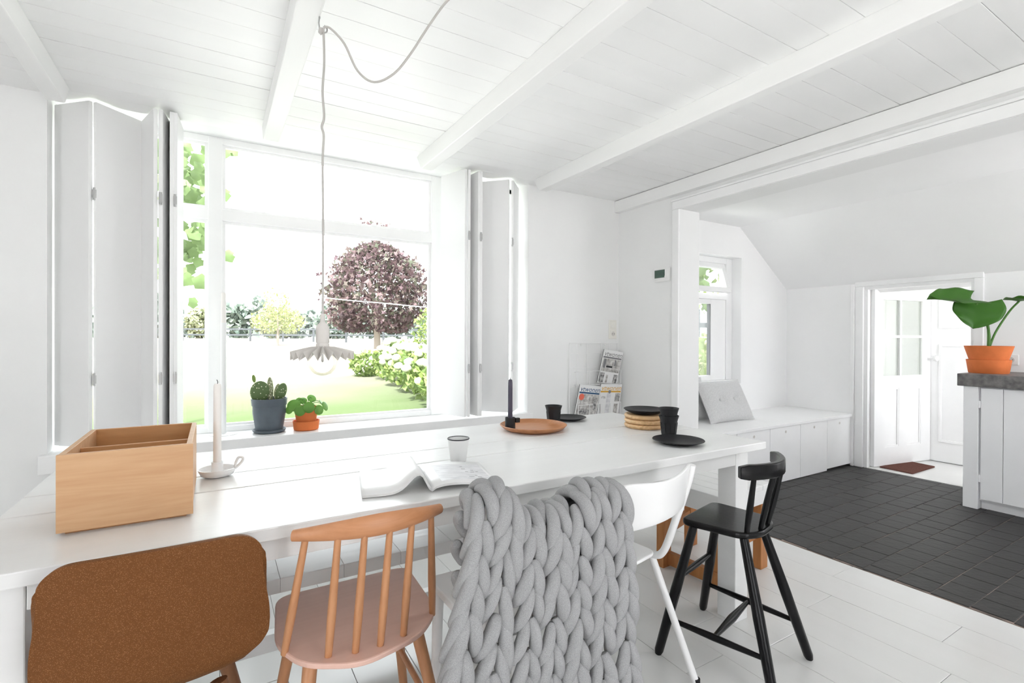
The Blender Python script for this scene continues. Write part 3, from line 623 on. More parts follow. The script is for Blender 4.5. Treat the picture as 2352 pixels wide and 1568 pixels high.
def spindle_chair():
    o = thing('spindle_chair', 'light beech spindle back chair with thin veneer seat', 'chair', (.33, 1.38, 0))
    seat = rounded([(-.205, -.035), (-.18, .205), (.215, .21), (.20, -.09), (.12, -.18), (-.04, -.218), (-.16, -.15)], .05, 5)
    MB().prism(seat, .432, .446).build('seat', 'seat_veneer', o, bevel=.004)
    base = [(-.187, -.078), (-.10, -.150), (-.041, -.166), (.018, -.170), (.080, -.158), (.182, -.098)]
    def rail(t):                                   # plan of the top rail, t in -1..1
        return (.176 * t - .004, -.172 - .062 * (1 - t * t))
    n = 16; mb = MB(); ring = []
    for i in range(n + 1):
        t = -1 + 2 * i / n; x, y = rail(t); h = .013 + .013 * (1 - abs(t) ** 1.6); zc = .754 + .012 * (1 - t * t); w = .011
        dx, dy = 1, .7 * t; l_ = hypot(dx, dy); nx, ny = -dy / l_, dx / l_
        ring.append([(x + nx * w * cos(q) , y + ny * w * cos(q), zc + h * sin(q)) for q in [2 * pi * j / 12 for j in range(12)]])
    mb.add([p for r_ in ring for p in r_], [[i * 12 + j, i * 12 + (j + 1) % 12, (i + 1) * 12 + (j + 1) % 12, (i + 1) * 12 + j] for i in range(n) for j in range(12)] + [list(range(12))[::-1], [n * 12 + j for j in range(12)]])
    mb.build('top_rail', 'beech_rail', o, smooth=50)
    for (x, y), t in zip(base, (-.86, -.50, -.18, .15, .48, .82)):
        a = Vector((x, y, .44)); q = rail(t); c = Vector((q[0], q[1], .752)); m_ = a.lerp(c, .35)
        MB().tube([a, m_, c], [.0085, .0105, .0075], 12).build('spindle', 'beech', o, smooth=60)
    for (x, y), (fx, fy) in zip(((-.13, -.10), (.14, -.06), (-.13, .13), (.15, .14)), ((-.19, -.22), (.22, -.17), (-.20, .20), (.21, .21))):
        MB().tube([(x, y, .434), (fx, fy, 0)], [.0175, .0125], 14).build('leg', 'beech', o, smooth=60)
    MB().tube([(.175, -.05, .2), (.18, .17, .2)], .009, 10).build('stretcher', 'beech', o, smooth=60)
    MB().tube([(-.155, -.06, .2), (-.165, .16, .2)], .009, 10).build('stretcher', 'beech', o, smooth=60)
spindle_chair()
def white_chair():
    o = thing('tube_chair', 'white plywood and steel tube chair behind the grey throw', 'chair', (1.158, 1.215, 0), radians(12))
    w = .188
    def sh(a, b):
        s = a * 2 - 1; z = .635 + b * (.155 - .022 * (1 - s * s) - .012 * abs(s) ** 6); return (w * s, -.125 - .035 * (1 - s * s) + .022 * (1 - b), z)
    MB().grid(sh, 18, 6).build('backrest', 'white_metal', o, smooth=60, solid=.010, bevel=.003, limit=60)
    MB().prism(rounded([(-.165, -.02), (.165, -.02), (.20, .36), (-.20, .36)], .04), .445, .457).build('seat', 'trim_paint', o, bevel=.004)
    for s in (-1, 1):
        MB().tube(smoothpath([(w * s + .015 * s, -.128, .772), (w * s + .013 * s, -.112, .70), (.184 * s, -.06, .52), (.176 * s, -.035, .455), (.176 * s, .0, .435), (.18 * s, .08, .435), (.19 * s, .33, .435)], 5), .013, 12).build('back_tube', 'white_metal', o, smooth=60)
        MB().tube([(.176 * s, .01, .435), (.245, -.125, .012) if s > 0 else (-.20, -.06, .012)], .0125, 12).build('leg', 'white_metal', o, smooth=60)
        MB().tube([(.19 * s, .31, .435), (.21 * s, .37, .012)], .0105, 12).build('leg', 'white_metal', o, smooth=60)
        for q in ((.245, -.126, 0) if s > 0 else (-.20, -.061, 0), (.21 * s, .37, 0)): MB().lathe([(.0125, 0), (.0125, .03)], 12, q).build('foot_cap', 'black_matte', o, smooth=40)
    MB().tube([(-.18, .1, .435), (.18, .1, .435)], .009, 10).tube([(-.187, .3, .435), (.187, .3, .435)], .009, 10).build('crossbar', 'white_metal', o, smooth=60)
white_chair()
def hidden_chair():
    o = thing('throw_chair', 'wooden chair hidden under the grey knitted throw', 'chair', (.74, 1.28, 0))
    MB().prism(rounded([(-.16, -.17), (.16, -.17), (.165, .2), (-.165, .2)], .03), .42, .445).build('seat', 'trim_paint', o, bevel=.004)
    for s, zt in ((-1, .805), (1, .775)):
        MB().tube([(.148 * s, -.155, 0), (.148 * s, -.16, .44), (.15 * s, -.195, zt)], [.014, .018, .016], 10).build('leg', 'trim_paint', o, smooth=60)
        MB().tube([(.14 * s, .17, .43), (.148 * s, .18, 0)], [.018, .013], 10).build('leg', 'trim_paint', o, smooth=60)
    BX(-.15, -.198, .67, .15, -.180, .735).build('back_rail', 'trim_paint', o, bevel=.004)
    BX(-.15, -.186, .55, .15, -.170, .60).build('back_rail', 'trim_paint', o, bevel=.004)
hidden_chair()
def throw():
    o = thing('knitted_throw', 'chunky light grey knitted throw draped over a chair back', 'throw', (.74, 1.06, .2))
    def top(s):                                    # ridge height
        l_ = math.exp(-((s - .13) / .135) ** 4) * .078; r_ = math.exp(-((s - .82) / .19) ** 4) * .040; return .754 + l_ + r_
    def P(s, t):                                   # s across 0..1, t length down the near side (negative: far side)
        zt = top(s) - .018; rr = .042
        tt = t; xl = .515 - .125 * min(max(t, 0), .5) / .5; xr = .99 + .012 * min(max(t, 0), .5) / .5
        x = xl + (xr - xl) * s; ang = pi * rr / 2; yc = 1.078
        if abs(t) < ang:
            q = t / rr; return Vector((x, yc - rr * sin(q), zt - rr + rr * cos(q))), Vector((0, -sin(q), cos(q)))
        e = abs(t) - ang; sg = 1 if t > 0 else -1
        return Vector((x, yc - sg * (rr + .06 * e * (1 if sg > 0 else .2)), zt - rr - e)), Vector((0, -sg, .05)).normalized()
    def stitch(mb, p0, p1, r):                     # a fat lens of yarn between two (s,t,offset) points, bowed outward
        n = 8; pts = []; rad = []
        for i in range(n + 1):
            k = i / n; s = p0[0] + (p1[0] - p0[0]) * k; t = p0[1] + (p1[1] - p0[1]) * k
            p, nn = P(s, t); off = (p0[2] + (p1[2] - p0[2]) * k) + .018 * sin(pi * k)
            pts.append(p + nn * off - Vector((.74, 1.06, .2))); rad.append(r * (.45 + .62 * sin(pi * (k * .86 + .07)) ** .7))
        mb.tube(pts, rad, 10)
    ncol = 7; dt = .067
    for c in range(ncol):
        mb = MB(); s0 = (c + .5) / ncol; hw = .5 / ncol; j = R.uniform(0, dt); t = -.30 + j
        while t < .70:
            jt = R.uniform(-.012, .012); js = R.uniform(-.012, .012); jo = R.uniform(-.005, .007); r = .0182 * R.uniform(.9, 1.12)
            stitch(mb, (s0 + .12 * hw + js, t + jt, .012 + jo), (s0 + .98 * hw + js, t + jt + .112, -.006 + jo), r)
            jt = R.uniform(-.012, .012); jo = R.uniform(-.005, .007)
            stitch(mb, (s0 - .12 * hw + js, t + jt + .006, .010 + jo), (s0 - .98 * hw + js, t + jt + .116, -.006 + jo), r)
            t += dt
        mb.build('knit_column', 'knit_grey', o, smooth=70, sub=1)
throw()
def high_stool():
    o = thing('child_chair', 'black spindle back child chair on tall splayed legs', 'chair', (1.66, 1.19, 0), radians(14))
    MB().prism(rounded([(-.145, .125), (.145, .125), (.128, -.10), (.06, -.142), (-.06, -.142), (-.128, -.10)], .045, 6), .503, .527).build('seat', 'black_paint', o, bevel=.009, seg=3)
    legs = {'fl': ((-.105, .085), (-.17, .195)), 'fr': ((.105, .085), (.256, .213)), 'rl': ((-.085, -.085), (-.168, -.22)), 'rr': ((.085, -.085), (.206, -.22))}
    pt = {}
    for k, (a, c) in legs.items():
        A = Vector((*a, .506)); C_ = Vector((*c, 0)); pt[k] = lambda z, A=A, C_=C_: C_.lerp(A, z / .506)
        MB().tube([A, A.lerp(C_, .5), A.lerp(C_, .97), C_], [.0145, .019, .0165, .012], 14).build('leg', 'black_paint', o, smooth=50)
    def bar(a, c, r0=.008, r1=.0125): MB().tube([a, a.lerp(c, .5), c], [r0, r1, r0], 12).build('stretcher', 'black_paint', o, smooth=60)
    bar(pt['fl'](.30), pt['fr'](.30)); bar(pt['fl'](.14), pt['rl'](.14)); bar(pt['fr'](.14), pt['rr'](.14))
    bar(pt['fl'](.14).lerp(pt['rl'](.14), .5), pt['fr'](.14).lerp(pt['rr'](.14), .5), .008, .015)
    def rail(t): return (.165 * t, -.175 + .075 * t * t)
    n = 14; ring = []
    for i in range(n + 1):
        t = -1 + 2 * i / n; x, y = rail(t); h = .026; w = .0115; dx, dy = .165, .15 * t; l_ = hypot(dx, dy); nx, ny = -dy / l_, dx / l_
        e = .006 if abs(t) > .99 else 0
        ring.append([(x + nx * w * p, y + ny * w * p, .745 + (h - e) * q) for p, q in ((-1, -.8), (-.8, -1), (.8, -1), (1, -.8), (1, .8), (.8, 1), (-.8, 1), (-1, .8))])
    MB().add([p for r_ in ring for p in r_], [[i * 8 + j, i * 8 + (j + 1) % 8, (i + 1) * 8 + (j + 1) % 8, (i + 1) * 8 + j] for i in range(n) for j in range(8)] + [list(range(8))[::-1], [n * 8 + j for j in range(8)]]).build('top_rail', 'black_paint', o, smooth=40, bevel=.003)
    for t in (-.74, -.26, .26, .74):
        x, y = rail(t); a = Vector((x * .80, y * .66 - .012, .52)); c = Vector((x, y, .735))
        MB().tube([a, a.lerp(c, .4), c], [.0085, .0115, .008], 12).build('spindle', 'black_paint', o, smooth=60)
high_stool()

# ------------------------------------------------------------------ things on the table
TZ = .75
bx = thing('wooden_box', 'birch plywood storage box with divider on the table corner', 'box', (-.175, 1.66, TZ))
BX(-.130, -.190, .008, .128, -.178, .183).build('front_panel', 'box_birch', bx, bevel=.001)
BX(-.130, .178, .008, .120, .190, .180).build('back_panel', 'box_inner', bx, bevel=.001)
for a in (-.130, .113): BX(a, -.178, .008, a + .012, .178, .181).build('side_panel', 'box_birch', bx, bevel=.001)
BX(-.118, -.02, .01, .113, -.010, .165).build('divider', 'box_inner', bx, bevel=.001)
BX(-.118, -.17, .0, .113, .17, .012).build('bottom', 'box_inner', bx)
# enamel candle holder
ch = thing('candle_holder', 'white enamel chamberstick with loop handle beside the box', 'candle holder', (.006, 1.862, TZ))
MB().lathe([(.030, 0), (.046, .006), (.053, .020), (.055, .026), (.052, .026), (.046, .012), (.022, .008), (.016, .012)], 32).build('dish', 'white_enamel', ch, smooth=50)
MB().lathe([(.017, .005), (.0165, .046), (.0125, .046), (.012, .02)], 24).build('cup', 'white_enamel', ch, smooth=50)
MB().tube(smoothpath([(.050, -.012, .022), (.068, -.016, .040), (.072, -.017, .054), (.060, -.014, .056), (.052, -.012, .040), (.050, -.012, .026)], 5), .0045, 8).build('handle', 'white_enamel', ch, smooth=60)
cd = thing('candle', 'tall off white candle in the enamel chamberstick', 'candle', (.006, 1.862, TZ + .02))
MB().lathe([(.0118, 0), (.0112, .270), (.009, .277), (.003, .277)], 20).build('wax', 'white_wax', cd, smooth=50)
MB().tube([(0, 0, .275), (.001, 0, .283), (-.002, 0, .290)], .0012, 6).build('wick', 'ink_black', cd)
# open magazine
mg = thing('open_magazine', 'open magazine with curled white pages beside the enamel cup', 'magazine', (.54, 1.354, TZ), radians(-12.4))
def pg(side, k):
    def fn(a, b):
        if side < 0:
            x = -.195 * (a * .75 + .25 * a * a); z = .004 + k + .050 * math.exp(-((a - .24) / .22) ** 2) * (1 - math.exp(-(a / .10) ** 2)) * (1 - .2 * b)
        else:
            x = .205 * a; z = .004 + k + .014 * sin(pi * min(1, a * 1.05) ** .6) * (1 - .3 * b)
        return (x, .27 * b, z)
    return fn
for sd in (-1, 1):
    for k in (0, .0023, .0046):
        MB().grid(pg(sd, k), 18, 3).build('page', 'paper', mg, smooth=60, solid=.0022)
MB().grid(lambda a, b: (lambda p: (p[0], p[1], p[2] + .0014))(pg(1, .0046)(.16 + a * .78, .12 + b * .72)), 14, 2).build('printed_sketch', 'print_grey', mg, smooth=60)
for i in range(9):
    a0, b0_ = R.uniform(.3, .8), R.uniform(.2, .72); w_ = R.uniform(.03, .09)
    MB().grid(lambda a, b: (lambda p: (p[0], p[1], p[2] + .0019))(pg(1, .0046)(a0 + a * w_, b0_ + b * .018)), 2, 1).build('printed_line', 'ink_grey', mg)
# enamel cup
cp_ = thing('enamel_cup', 'white enamel cup with thin dark rim', 'cup', (.76, 1.655, TZ)); cp_.scale = (1.07, 1.07, 1.07)
mat('cup_enamel', (0.74, 0.74, 0.735), 0.3)
MB().lathe([(.026, 0), (.027, .002), (.0365, .076), (.0345, .076), (.025, .006), (.004, .006)], 32).build('body', 'cup_enamel', cp_, smooth=50)
MB().lathe([(.0345, .0755), (.0372, .0745), (.0378, .0765), (.0365, .0785), (.0345, .0775)], 32, capb=False, capt=False).build('rim', 'ink_black', cp_, smooth=60)
# tray with dark candle
tr = thing('round_tray', 'round acacia wood tray on the table', 'tray', (1.335, 2.035, TZ))
MB().lathe([(.125, 0), (.150, .012), (.164, .026), (.160, .028), (.146, .013), (.13, .009), (.01, .009)], 48).build('dish', 'acacia', tr, smooth=50)
hb = thing('candlestick', 'black cylinder candlestick with block handle on the wooden tray', 'candle holder', (1.218, 2.06, TZ + .0105))
MB().lathe([(.0245, 0), (.0245, .055), (.021, .055), (.0205, .03), (.004, .03)], 28).build('body', 'black_matte', hb, smooth=40)
BX(.020, -.022, .030, .043, -.004, .052).build('handle', 'black_matte', hb, bevel=.002)
cd2 = thing('candle', 'dark purple dinner candle standing in the black candlestick', 'candle', (1.218, 2.06, TZ + .040))
MB().lathe([(.0115, 0), (.0108, .19), (.009, .205), (.004, .208)], 20).build('wax', 'black_wax', cd2, smooth=50)
MB().tube([(0, 0, .206), (.001, 0, .216)], .0012, 6).build('wick', 'ink_black', cd2)
# cups and plates
def cup(label, loc, m='black_matte'):
    o = thing('beaker', label, 'cup', loc, group='black ribbed beakers'); o.scale = (1.18, 1.18, 1.18)
    MB().lathe([(.0265, 0), (.0275, .003), (.032, .055), (.0335, .062), (.0385, .078), (.0365, .078), (.031, .06), (.025, .006), (.004, .006)], 40).build('body', m, o, smooth=40)
    fb = MB()
    for i in range(10):
        t = 2 * pi * i / 10; a0, a1 = t - .26, t + .26
        fb.hexa([(.0245 * cos(a0), .0245 * sin(a0), .006), (.0245 * cos(a1), .0245 * sin(a1), .006), (.0283 * cos(a1), .0283 * sin(a1), .006), (.0283 * cos(a0), .0283 * sin(a0), .006),
                 (.029 * cos(a0), .029 * sin(a0), .050), (.029 * cos(a1), .029 * sin(a1), .050), (.0335 * cos(a1), .0335 * sin(a1), .052), (.0335 * cos(a0), .0335 * sin(a0), .052)])
    fb.build('flutes', m, o); return o
def plate(label, loc, r=.10, m='black_matte', g='black matte plates'):
    o = MB().lathe([(r * .6, 0), (r * .68, .002), (r * .95, .013), (r, .015), (r * .985, .017), (r * .7, .006), (.004, .005)], 48).build('plate', m, smooth=40)
    o.location = loc; return tag(o, label, 'plate', g)
cup('black ribbed beaker standing alone by the tray', (1.53, 2.14, TZ))
plate('black plate lying behind the single beaker', (1.665, 2.185, TZ), .095)
for i in range(3):
    o = MB().lathe([(.088, 0), (.098, .004), (.102, .013), (.098, .021), (.09, .023), (.004, .018)], 40).build('wooden_plate', 'olive_wood', smooth=50)
    o.location = (1.862, 1.815, TZ + i * .0232); o.rotation_euler = (0, 0, i * 1.3)
    tag(o, ['lowest of the three stacked olive wood plates', 'middle one of the three stacked olive wood plates', 'topmost of the three stacked olive wood plates'][i], 'plate', 'stacked olive wood plates')
plate('black plate lying on the wooden plate stack, lower of two', (1.862, 1.815, TZ + .0696), .098)
plate('uppermost black plate on top of the wooden plate stack', (1.858, 1.812, TZ + .0772), .104)
cup('lower black beaker of the stacked pair', (1.80, 1.605, TZ))
cup('upper black beaker nested in the stacked pair', (1.80, 1.605, TZ + .035))
plate('black plate near the table corner in front of the beakers', (1.705, 1.468, TZ), .108)

# ------------------------------------------------------------------ on the window sill
SZ = .642
cc = thing('cactus_pot', 'bunny ear cactus in slate blue pot on the sill', 'cactus', (.272, 3.228, SZ))
cc.scale = (1.2, 1.2, 1.2)
MB().lathe([(.056, .008), (.060, .010), (.074, .095), (.074, .130), (.078, .131), (.081, .165), (.076, .165), (.072, .13), (.05, .12)], 36, capt=False).build('pot', 'blue_plastic', cc, smooth=40)
MB().lathe([(.06, 0), (.07, .004), (.076, .016), (.072, .016), (.066, .007), (.01, .006)], 32).build('saucer', 'blue_plastic', cc, smooth=40)
MB().lathe([(.071, .150), (.01, .152)], 24).build('soil', 'soil', cc)
for (px, py, pz, rx, rz_, m, tz, ry_) in ((-.042, -.01, .198, .043, .052, 'cactus_skin', .1, .06), (.004, .01, .205, .020, .062, 'cactus_pale', .9, -.05), (.036, .012, .19, .018, .042, 'cactus_pale', .8, .2), (.052, -.004, .192, .026, .045, 'cactus_skin', .3, .32)):
    MB().ball((0, 0, 0), rx, .012, rz_, 20, 14).xf(T(px, py, pz) @ rot(0, ry_, tz)).build('pad', m, cc, smooth=80)
MB().ball((0, 0, 0), .008, .004, .019, 12, 8).xf(T(-.068, -.01, .262) @ rot(0, -.15, 0)).build('young_pad', 'cactus_young', cc, smooth=80)
pl = thing('pilea_pot', 'round leaved pilea in small terracotta pot on the sill', 'plant', (.470, 3.205, SZ))
pl.scale = (1.25, 1.25, 1.25)
MB().lathe([(.040, .008), (.052, .09), (.054, .11), (.049, .11), (.045, .08)], 32, capt=False).build('pot', 'terracotta', pl, smooth=40)
MB().lathe([(.050, 0), (.056, .004), (.060, .044), (.056, .044), (.05, .008), (.01, .007)], 32).build('saucer', 'terracotta', pl, smooth=40)
MB().lathe([(.048, .098), (.01, .10)], 20).build('soil', 'soil', pl)
pp = None
for (lx, ly, lz, tx, tz, s) in ((-.058, -.02, .122, 1.1, -.3, .030), (-.075, .01, .098, 1.3, -.7, .020), (-.035, -.05, .098, 1.35, -.2, .025), (.004, -.055, .112, 1.45, .05, .027), (.052, -.04, .095, 1.4, .35, .024), (.086, -.01, .108, 1.2, .9, .024), (.076, .03, .12, 1.0, 1.2, .02), (.03, .03, .145, .9, .3, .022), (-.01, .04, .135, .8, -.2, .02), (-.03, .02, .14, .9, -.3, .016)):
    a = Vector((lx, ly, lz))
    l_ = MB().lathe([(.001, .06), (.5, .03), (.85, 0), (1, -.10)], 20, capt=False).xf(T(*a) @ rot(tx, 0, tz) @ Matrix.Scale(s, 4)).build('leaf', 'pilea_leaf', pl, smooth=60)
    MB().tube(smoothpath([(0, 0, .10), a * .5 + Vector((0, 0, .075)), a], 4), .0015, 6).build('stem', 'stem_green', pl)
tc_ = thing('tall_candlestick', 'tall white pole candlestick with disc base on the sill', 'candle holder', (.04, 3.275, SZ))
MB().lathe([(.072, 0), (.072, .003), (.02, .004), (.006, .01)], 32).build('base', 'white_metal', tc_, smooth=30)
MB().lathe([(.015, .002), (.015, .62), (.0165, .62), (.0165, .635), (.012, .635)], 20).build('pole', 'white_metal', tc_, smooth=40)
MB().lathe([(.0135, .63), (.0125, .80), (.008, .806)], 20).build('candle_stub', 'white_wax', tc_, smooth=40)

# ------------------------------------------------------------------ pendant lamp
pd = thing('pendant_lamp', 'pleated disc pendant lamp with bare glass bulb on a long cord', 'lamp', (.302, 1.72, 1.12))
LZ = 1.12
MB().lathe([(.0045, .155), (.0075, .15), (.008, .128), (.020, .112), (.021, .104), (.021, .062), (.019, .058), (.021, .054), (.021, .035), (.017, .03)], 28).build('socket', 'lamp_grey', pd, smooth=35)
def pleat(a, b):
    n = 20; k = a * n * 2; i = int(round(k)); t = 2 * pi * a; r = .016 + .082 * b
    return (r * cos(t), r * sin(t), .048 - .030 * b + (.013 if i % 2 else -.013) * b ** .6)
MB().grid(pleat, 40, 4, True).build('shade', 'lamp_grey', pd, solid=.0016)
MB().ball((0, 0, -.004), .0475, .0475, .0475, 28, 18).build('bulb', 'bulb_glass', pd, smooth=80)
MB().lathe([(.003, .03), (.004, .0), (.002, -.004)], 8).build('filament_stem', 'metal_grey', pd, smooth=50)
MB().tube(smoothpath([(0, 0, 1.088), (.003, 0, .98), (-.002, .0, .88), (.003, 0, .80), (-.004, 0, .765), (.002, 0, .735), (-.001, 0, .65), (.001, 0, .4), (0, 0, .15)], 6), .0037, 8).build('drop_cord', 'cord_grey', pd, smooth=60)
MB().tube(smoothpath([(0, 0, 1.09), (.02, -.01, 1.088), (.06, -.03, 1.04), (.10, -.045, .955), (.15, -.06, .925), (.21, -.08, .96), (.26, -.10, 1.03), (.31, -.13, 1.12), (.352, -.155, 1.19), (.372, -.168, 1.2155)], 6), .0037, 8).build('swag_cord', 'cord_grey', pd, smooth=60)
hk = thing('ceiling_hook', 'grey steel screw hook in the ceiling beam holding the cord', 'hook', (.302, 1.72, 2.205))
hook_p = [(-.012, 0, .036), (-.014, 0, .015)] + [(.012 * cos(t), 0, .012 * sin(t)) for t in [pi + .3 + i * .42 for i in range(11)]]
MB().tube(hook_p, .0024, 8).build('hook_wire', 'metal_grey', hk, smooth=60)
MB().tube([(-.012, 0, .03), (-.012, 0, .06)], .003, 8).build('screw', 'metal_grey', hk)
MB().lathe([(.001, -.022), (.008, -.015), (.006, .0)], 10, (-.008, 0, 0)).build('cord_knot', 'cord_grey', hk)

# ------------------------------------------------------------------ walls: rack, magazines, switches
rk = thing('wire_rack', 'white wire grid magazine rack on the wall by the corner', 'magazine rack', (2.63, 3.118, .50))
wr = .0024
for x in (-.25, -.175, -.075, .075, .155, .25): MB().tube([(x, 0, 0), (x, 0, .655)], wr if abs(x) < .24 else .0035, 6).build('wire', 'wire_white', rk)
for z in (0, .16, .305, .46, .57, .655): MB().tube([(-.25, -.003, z), (.25, -.003, z)], wr if z < .65 else .0035, 6).build('wire', 'wire_white', rk)
for x, z in ((-.20, .06), (.02, .06), (-.2, .325), (.02, .325)):
    MB().tube([(x, 0, z), (x, -.05, z), (x + .22, -.05, z), (x + .22, 0, z)], wr, 6, cap=False).tube([(x, 0, z + .10), (x, -.05, z + .11), (x + .22, -.05, z + .11), (x + .22, 0, z + .10)], wr, 6, cap=False).tube([(x, -.05, z), (x, -.05, z + .11)], wr, 6).tube([(x + .11, -.05, z), (x + .11, -.05, z + .11)], wr, 6).tube([(x + .22, -.05, z), (x + .22, -.05, z + .11)], wr, 6).build('holder', 'wire_white', rk)
for x in (-.135, .115): MB().lathe([(.008, 0), (.008, .006), (.003, .008)], 12).xf(T(x, .0, .642) @ rot(pi / 2)).build('fixing', 'plastic_white', rk)
def magazine(label, loc, tilt, lean, w, h, head, hm, band, build):
    o = thing('magazine', label, 'magazine', loc, group='home magazines in the wire rack')
    o.rotation_euler = (lean, tilt, 0)
    BX(0, 0, 0, w, .006, h).build('pages', 'paper', o)
    BX(-.001, .004, 0, .002, .0075, h).build('spine', 'ink_black', o)
    F = T(.006, -.0006, h - .052) @ rot(pi / 2)
    text_obj(head, .058, hm, o, T(.010, -.0007, h - .050) @ rot(pi / 2), 'masthead', width=w - .02, shear=.18)
    BX(.006, -.0005, h - .067, w - .006, .0002, h - .054).build('headline_strip', band, o)
    build(o, w, h); return o
def pr(o, x0, z0, x1, z1, m, name='printed_photo', k=.0005): return BX(x0, -k, z0, x1, .0002, z1).build(name, m, o)
def cov1(o, w, h):
    pr(o, .008, .095, w - .006, h - .070, 'print_mid'); pr(o, .020, .125, .045, h - .075, 'ink_grey', 'printed_shelf', .0008); pr(o, w - .07, .150, w - .055, h - .075, 'ink_grey', 'printed_shelf', .0008)
    pr(o, .055, .13, .12, .145, 'ink_black', 'printed_table', .0008); pr(o, .008, .006, .055, .085, 'print_dark'); pr(o, .075, .006, .095, .07, 'print_mid'); pr(o, w - .05, .006, w - .008, .08, 'print_dark')
def cov2(o, w, h):
    pr(o, .008, .01, w - .006, h - .070, 'print_mid')
    MB().lathe([(.026, 0), (.026, .0012)], 24).xf(T(.036, 0, h - .095) @ rot(pi / 2)).build('sticker', 'ink_red', o)
    pr(o, .03, .04, .13, .075, 'print_dark', 'printed_sofa', .0008); pr(o, w - .05, .08, w - .02, h - .09, 'print_dark', 'printed_shelf', .0008)
def cov3(o, w, h):
    pr(o, .008, .01, .075, h - .070, 'paper'); pr(o, .075, .01, .12, h - .070, 'print_grey'); pr(o, w - .06, .13, w - .008, h - .075, 'print_dark'); pr(o, w - .06, .03, w - .02, .11, 'print_mid')
    text_obj('STIJL', .022, 'ink_black', o, T(.02, -.0008, h - .115) @ rot(pi / 2), 'cover_line')
    MB().lathe([(.014, 0), (.014, .0012)], 20).xf(T(.1, 0, h - .062) @ rot(pi / 2)).build('sticker', 'ink_grey', o)
magazine('magazine with grey masthead alone in the upper rack holder', (2.632, 3.082, .842), radians(8), radians(9), .205, .272, 'vtwonen', 'ink_grey', 'ink_grey', cov1)
magazine('magazine with blue masthead and round red sticker in the rack', (2.398, 3.084, .568), radians(7), radians(8), .215, .272, 'vtwonen', 'ink_blue', 'ink_blue', cov2)
magazine('magazine with yellow masthead in the lower rack holder', (2.630, 3.086, .560), radians(3), radians(8), .225, .272, 'vtwonen', 'ink_yellow', 'ink_yellow', cov3)
sw = thing('switch_socket_plate', 'cream light switch above a socket on the window wall', 'wall socket', (2.832, 3.13, 1.268))
BX(-.042, -.008, -.078, .042, .0, .078).build('plate', 'plastic_cream', sw, bevel=.004)
BX(-.030, -.012, .006, .030, -.006, .068).build('rocker', 'plastic_cream', sw, bevel=.003)
MB().lathe([(.019, 0), (.019, .0015), (.017, .0015), (.017, 0)], 24, capb=False, capt=False).xf(T(0, -.012, .037) @ rot(pi / 2)).build('dimmer_ring', 'plastic_white', sw)
s_ = BX(-.030, -.011, -.068, .030, -.006, -.006).build('socket', 'plastic_cream', sw, bevel=.003)
MB().lathe([(.019, 0), (.019, .004), (.004, .004)], 24).xf(T(0, -.0105, -.037) @ rot(pi / 2)).build('recess', 'lamp_grey', s_)
for a in (-.009, .009): MB().lathe([(.003, 0), (.003, .0015)], 10).xf(T(a, -.0142, -.037) @ rot(pi / 2)).build('pin_hole', 'dark_hole', s_)
th_ = thing('thermostat', 'white wall thermostat with green display beside the opening', 'thermostat', (2.9, 2.645, 1.675))
BX(-.022, -.072, -.050, 0, .072, .052).build('body', 'plastic_white', th_, bevel=.006)
lc = BX(-.0235, -.033, -.024, -.020, .066, .036).build('display', 'lcd_green', th_, bevel=.001)
for i in range(4): BX(-.0242, -.022 + i * .013, -.006 + (i % 2) * .004, -.0235, -.014 + i * .013, .010 + (i % 2) * .004).build('display_segment', 'lcd_ink', lc)
MB().lathe([(.011, 0), (.010, .005), (.003, .005)], 20).xf(T(-.021, -.043, -.018) @ rot(0, -pi / 2)).build('dial', 'plastic_white', th_, smooth=40)

# ------------------------------------------------------------------ kitchen furniture
sb = thing('storage_bench', 'white window seat with plain cupboard doors', 'bench', (4.15, 2.73, 0))
BX(-1.03, -.30, .035, 1.04, .30, .464).build('body', 'cabinet_paint', sb)
BX(-1.04, -.335, .464, 1.048, .32, .487).build('seat_board', 'trim_paint', sb, bevel=.002)
edges = [3.125, 3.455, 3.885, 4.325, 4.755, 5.178]
for i, (a, c) in enumerate(zip(edges, edges[1:])):
    q = BX(a - 4.15 + .002, -.322, .004 if i < 4 else .02, c - 4.15 - .002, -.302, .462).build('door', 'trim_paint', sb, bevel=.0015)
    MB().lathe([(.0115, 0), (.0115, .002)], 20).xf(T((a + c) / 2 - 4.15, -.3215, .418) @ rot(pi / 2)).build('finger_hole', 'lamp_grey', q)
BX(-1.03, -.28, 0, 1.04, -.26, .035).build('plinth', 'cabinet_paint', sb)
def cushion(label, loc, rx, rz, w, h):
    o = thing('cushion', label, 'cushion', loc, rz, group='button tufted cushions')
    def fn(side):
        def f(a, b):
            x = (a - .5); z = (b - .5); u = abs(2 * x); v_ = abs(2 * z); e = max(0, 1 - u ** 3) ** .6 * max(0, 1 - v_ ** 3) ** .6
            d = .062 * e
            for bx_ in (-.16, .16): d -= .036 * math.exp(-(((x * w - bx_ * w) / .045) ** 2 + ((z * h) / .035) ** 2))
            s = 1 - .05 * (1 - u * u) * v_ ** 2; s2 = 1 - .05 * (1 - v_ * v_) * u ** 2
            return (x * w * s2, side * d, z * h * s)
        return f
    mb = MB().grid(fn(-1), 26, 20); k = len(mb.v); mb.grid(fn(1), 26, 20); mb.f[26 * 20:] = [q[::-1] for q in mb.f[26 * 20:]]
    M = rot(rx) ; mb.xf(T(0, 0, h * .5 * cos(rx)) @ M); mb.build('cover', 'cushion_cloth', o, smooth=80)
    for bx_ in (-.16, .16): MB().ball((bx_ * w, -.031, 0), .017, .009, .017, 14, 8).xf(T(0, 0, h * .5 * cos(rx)) @ M).build('button', 'cushion_cloth', o, smooth=80)
    return o
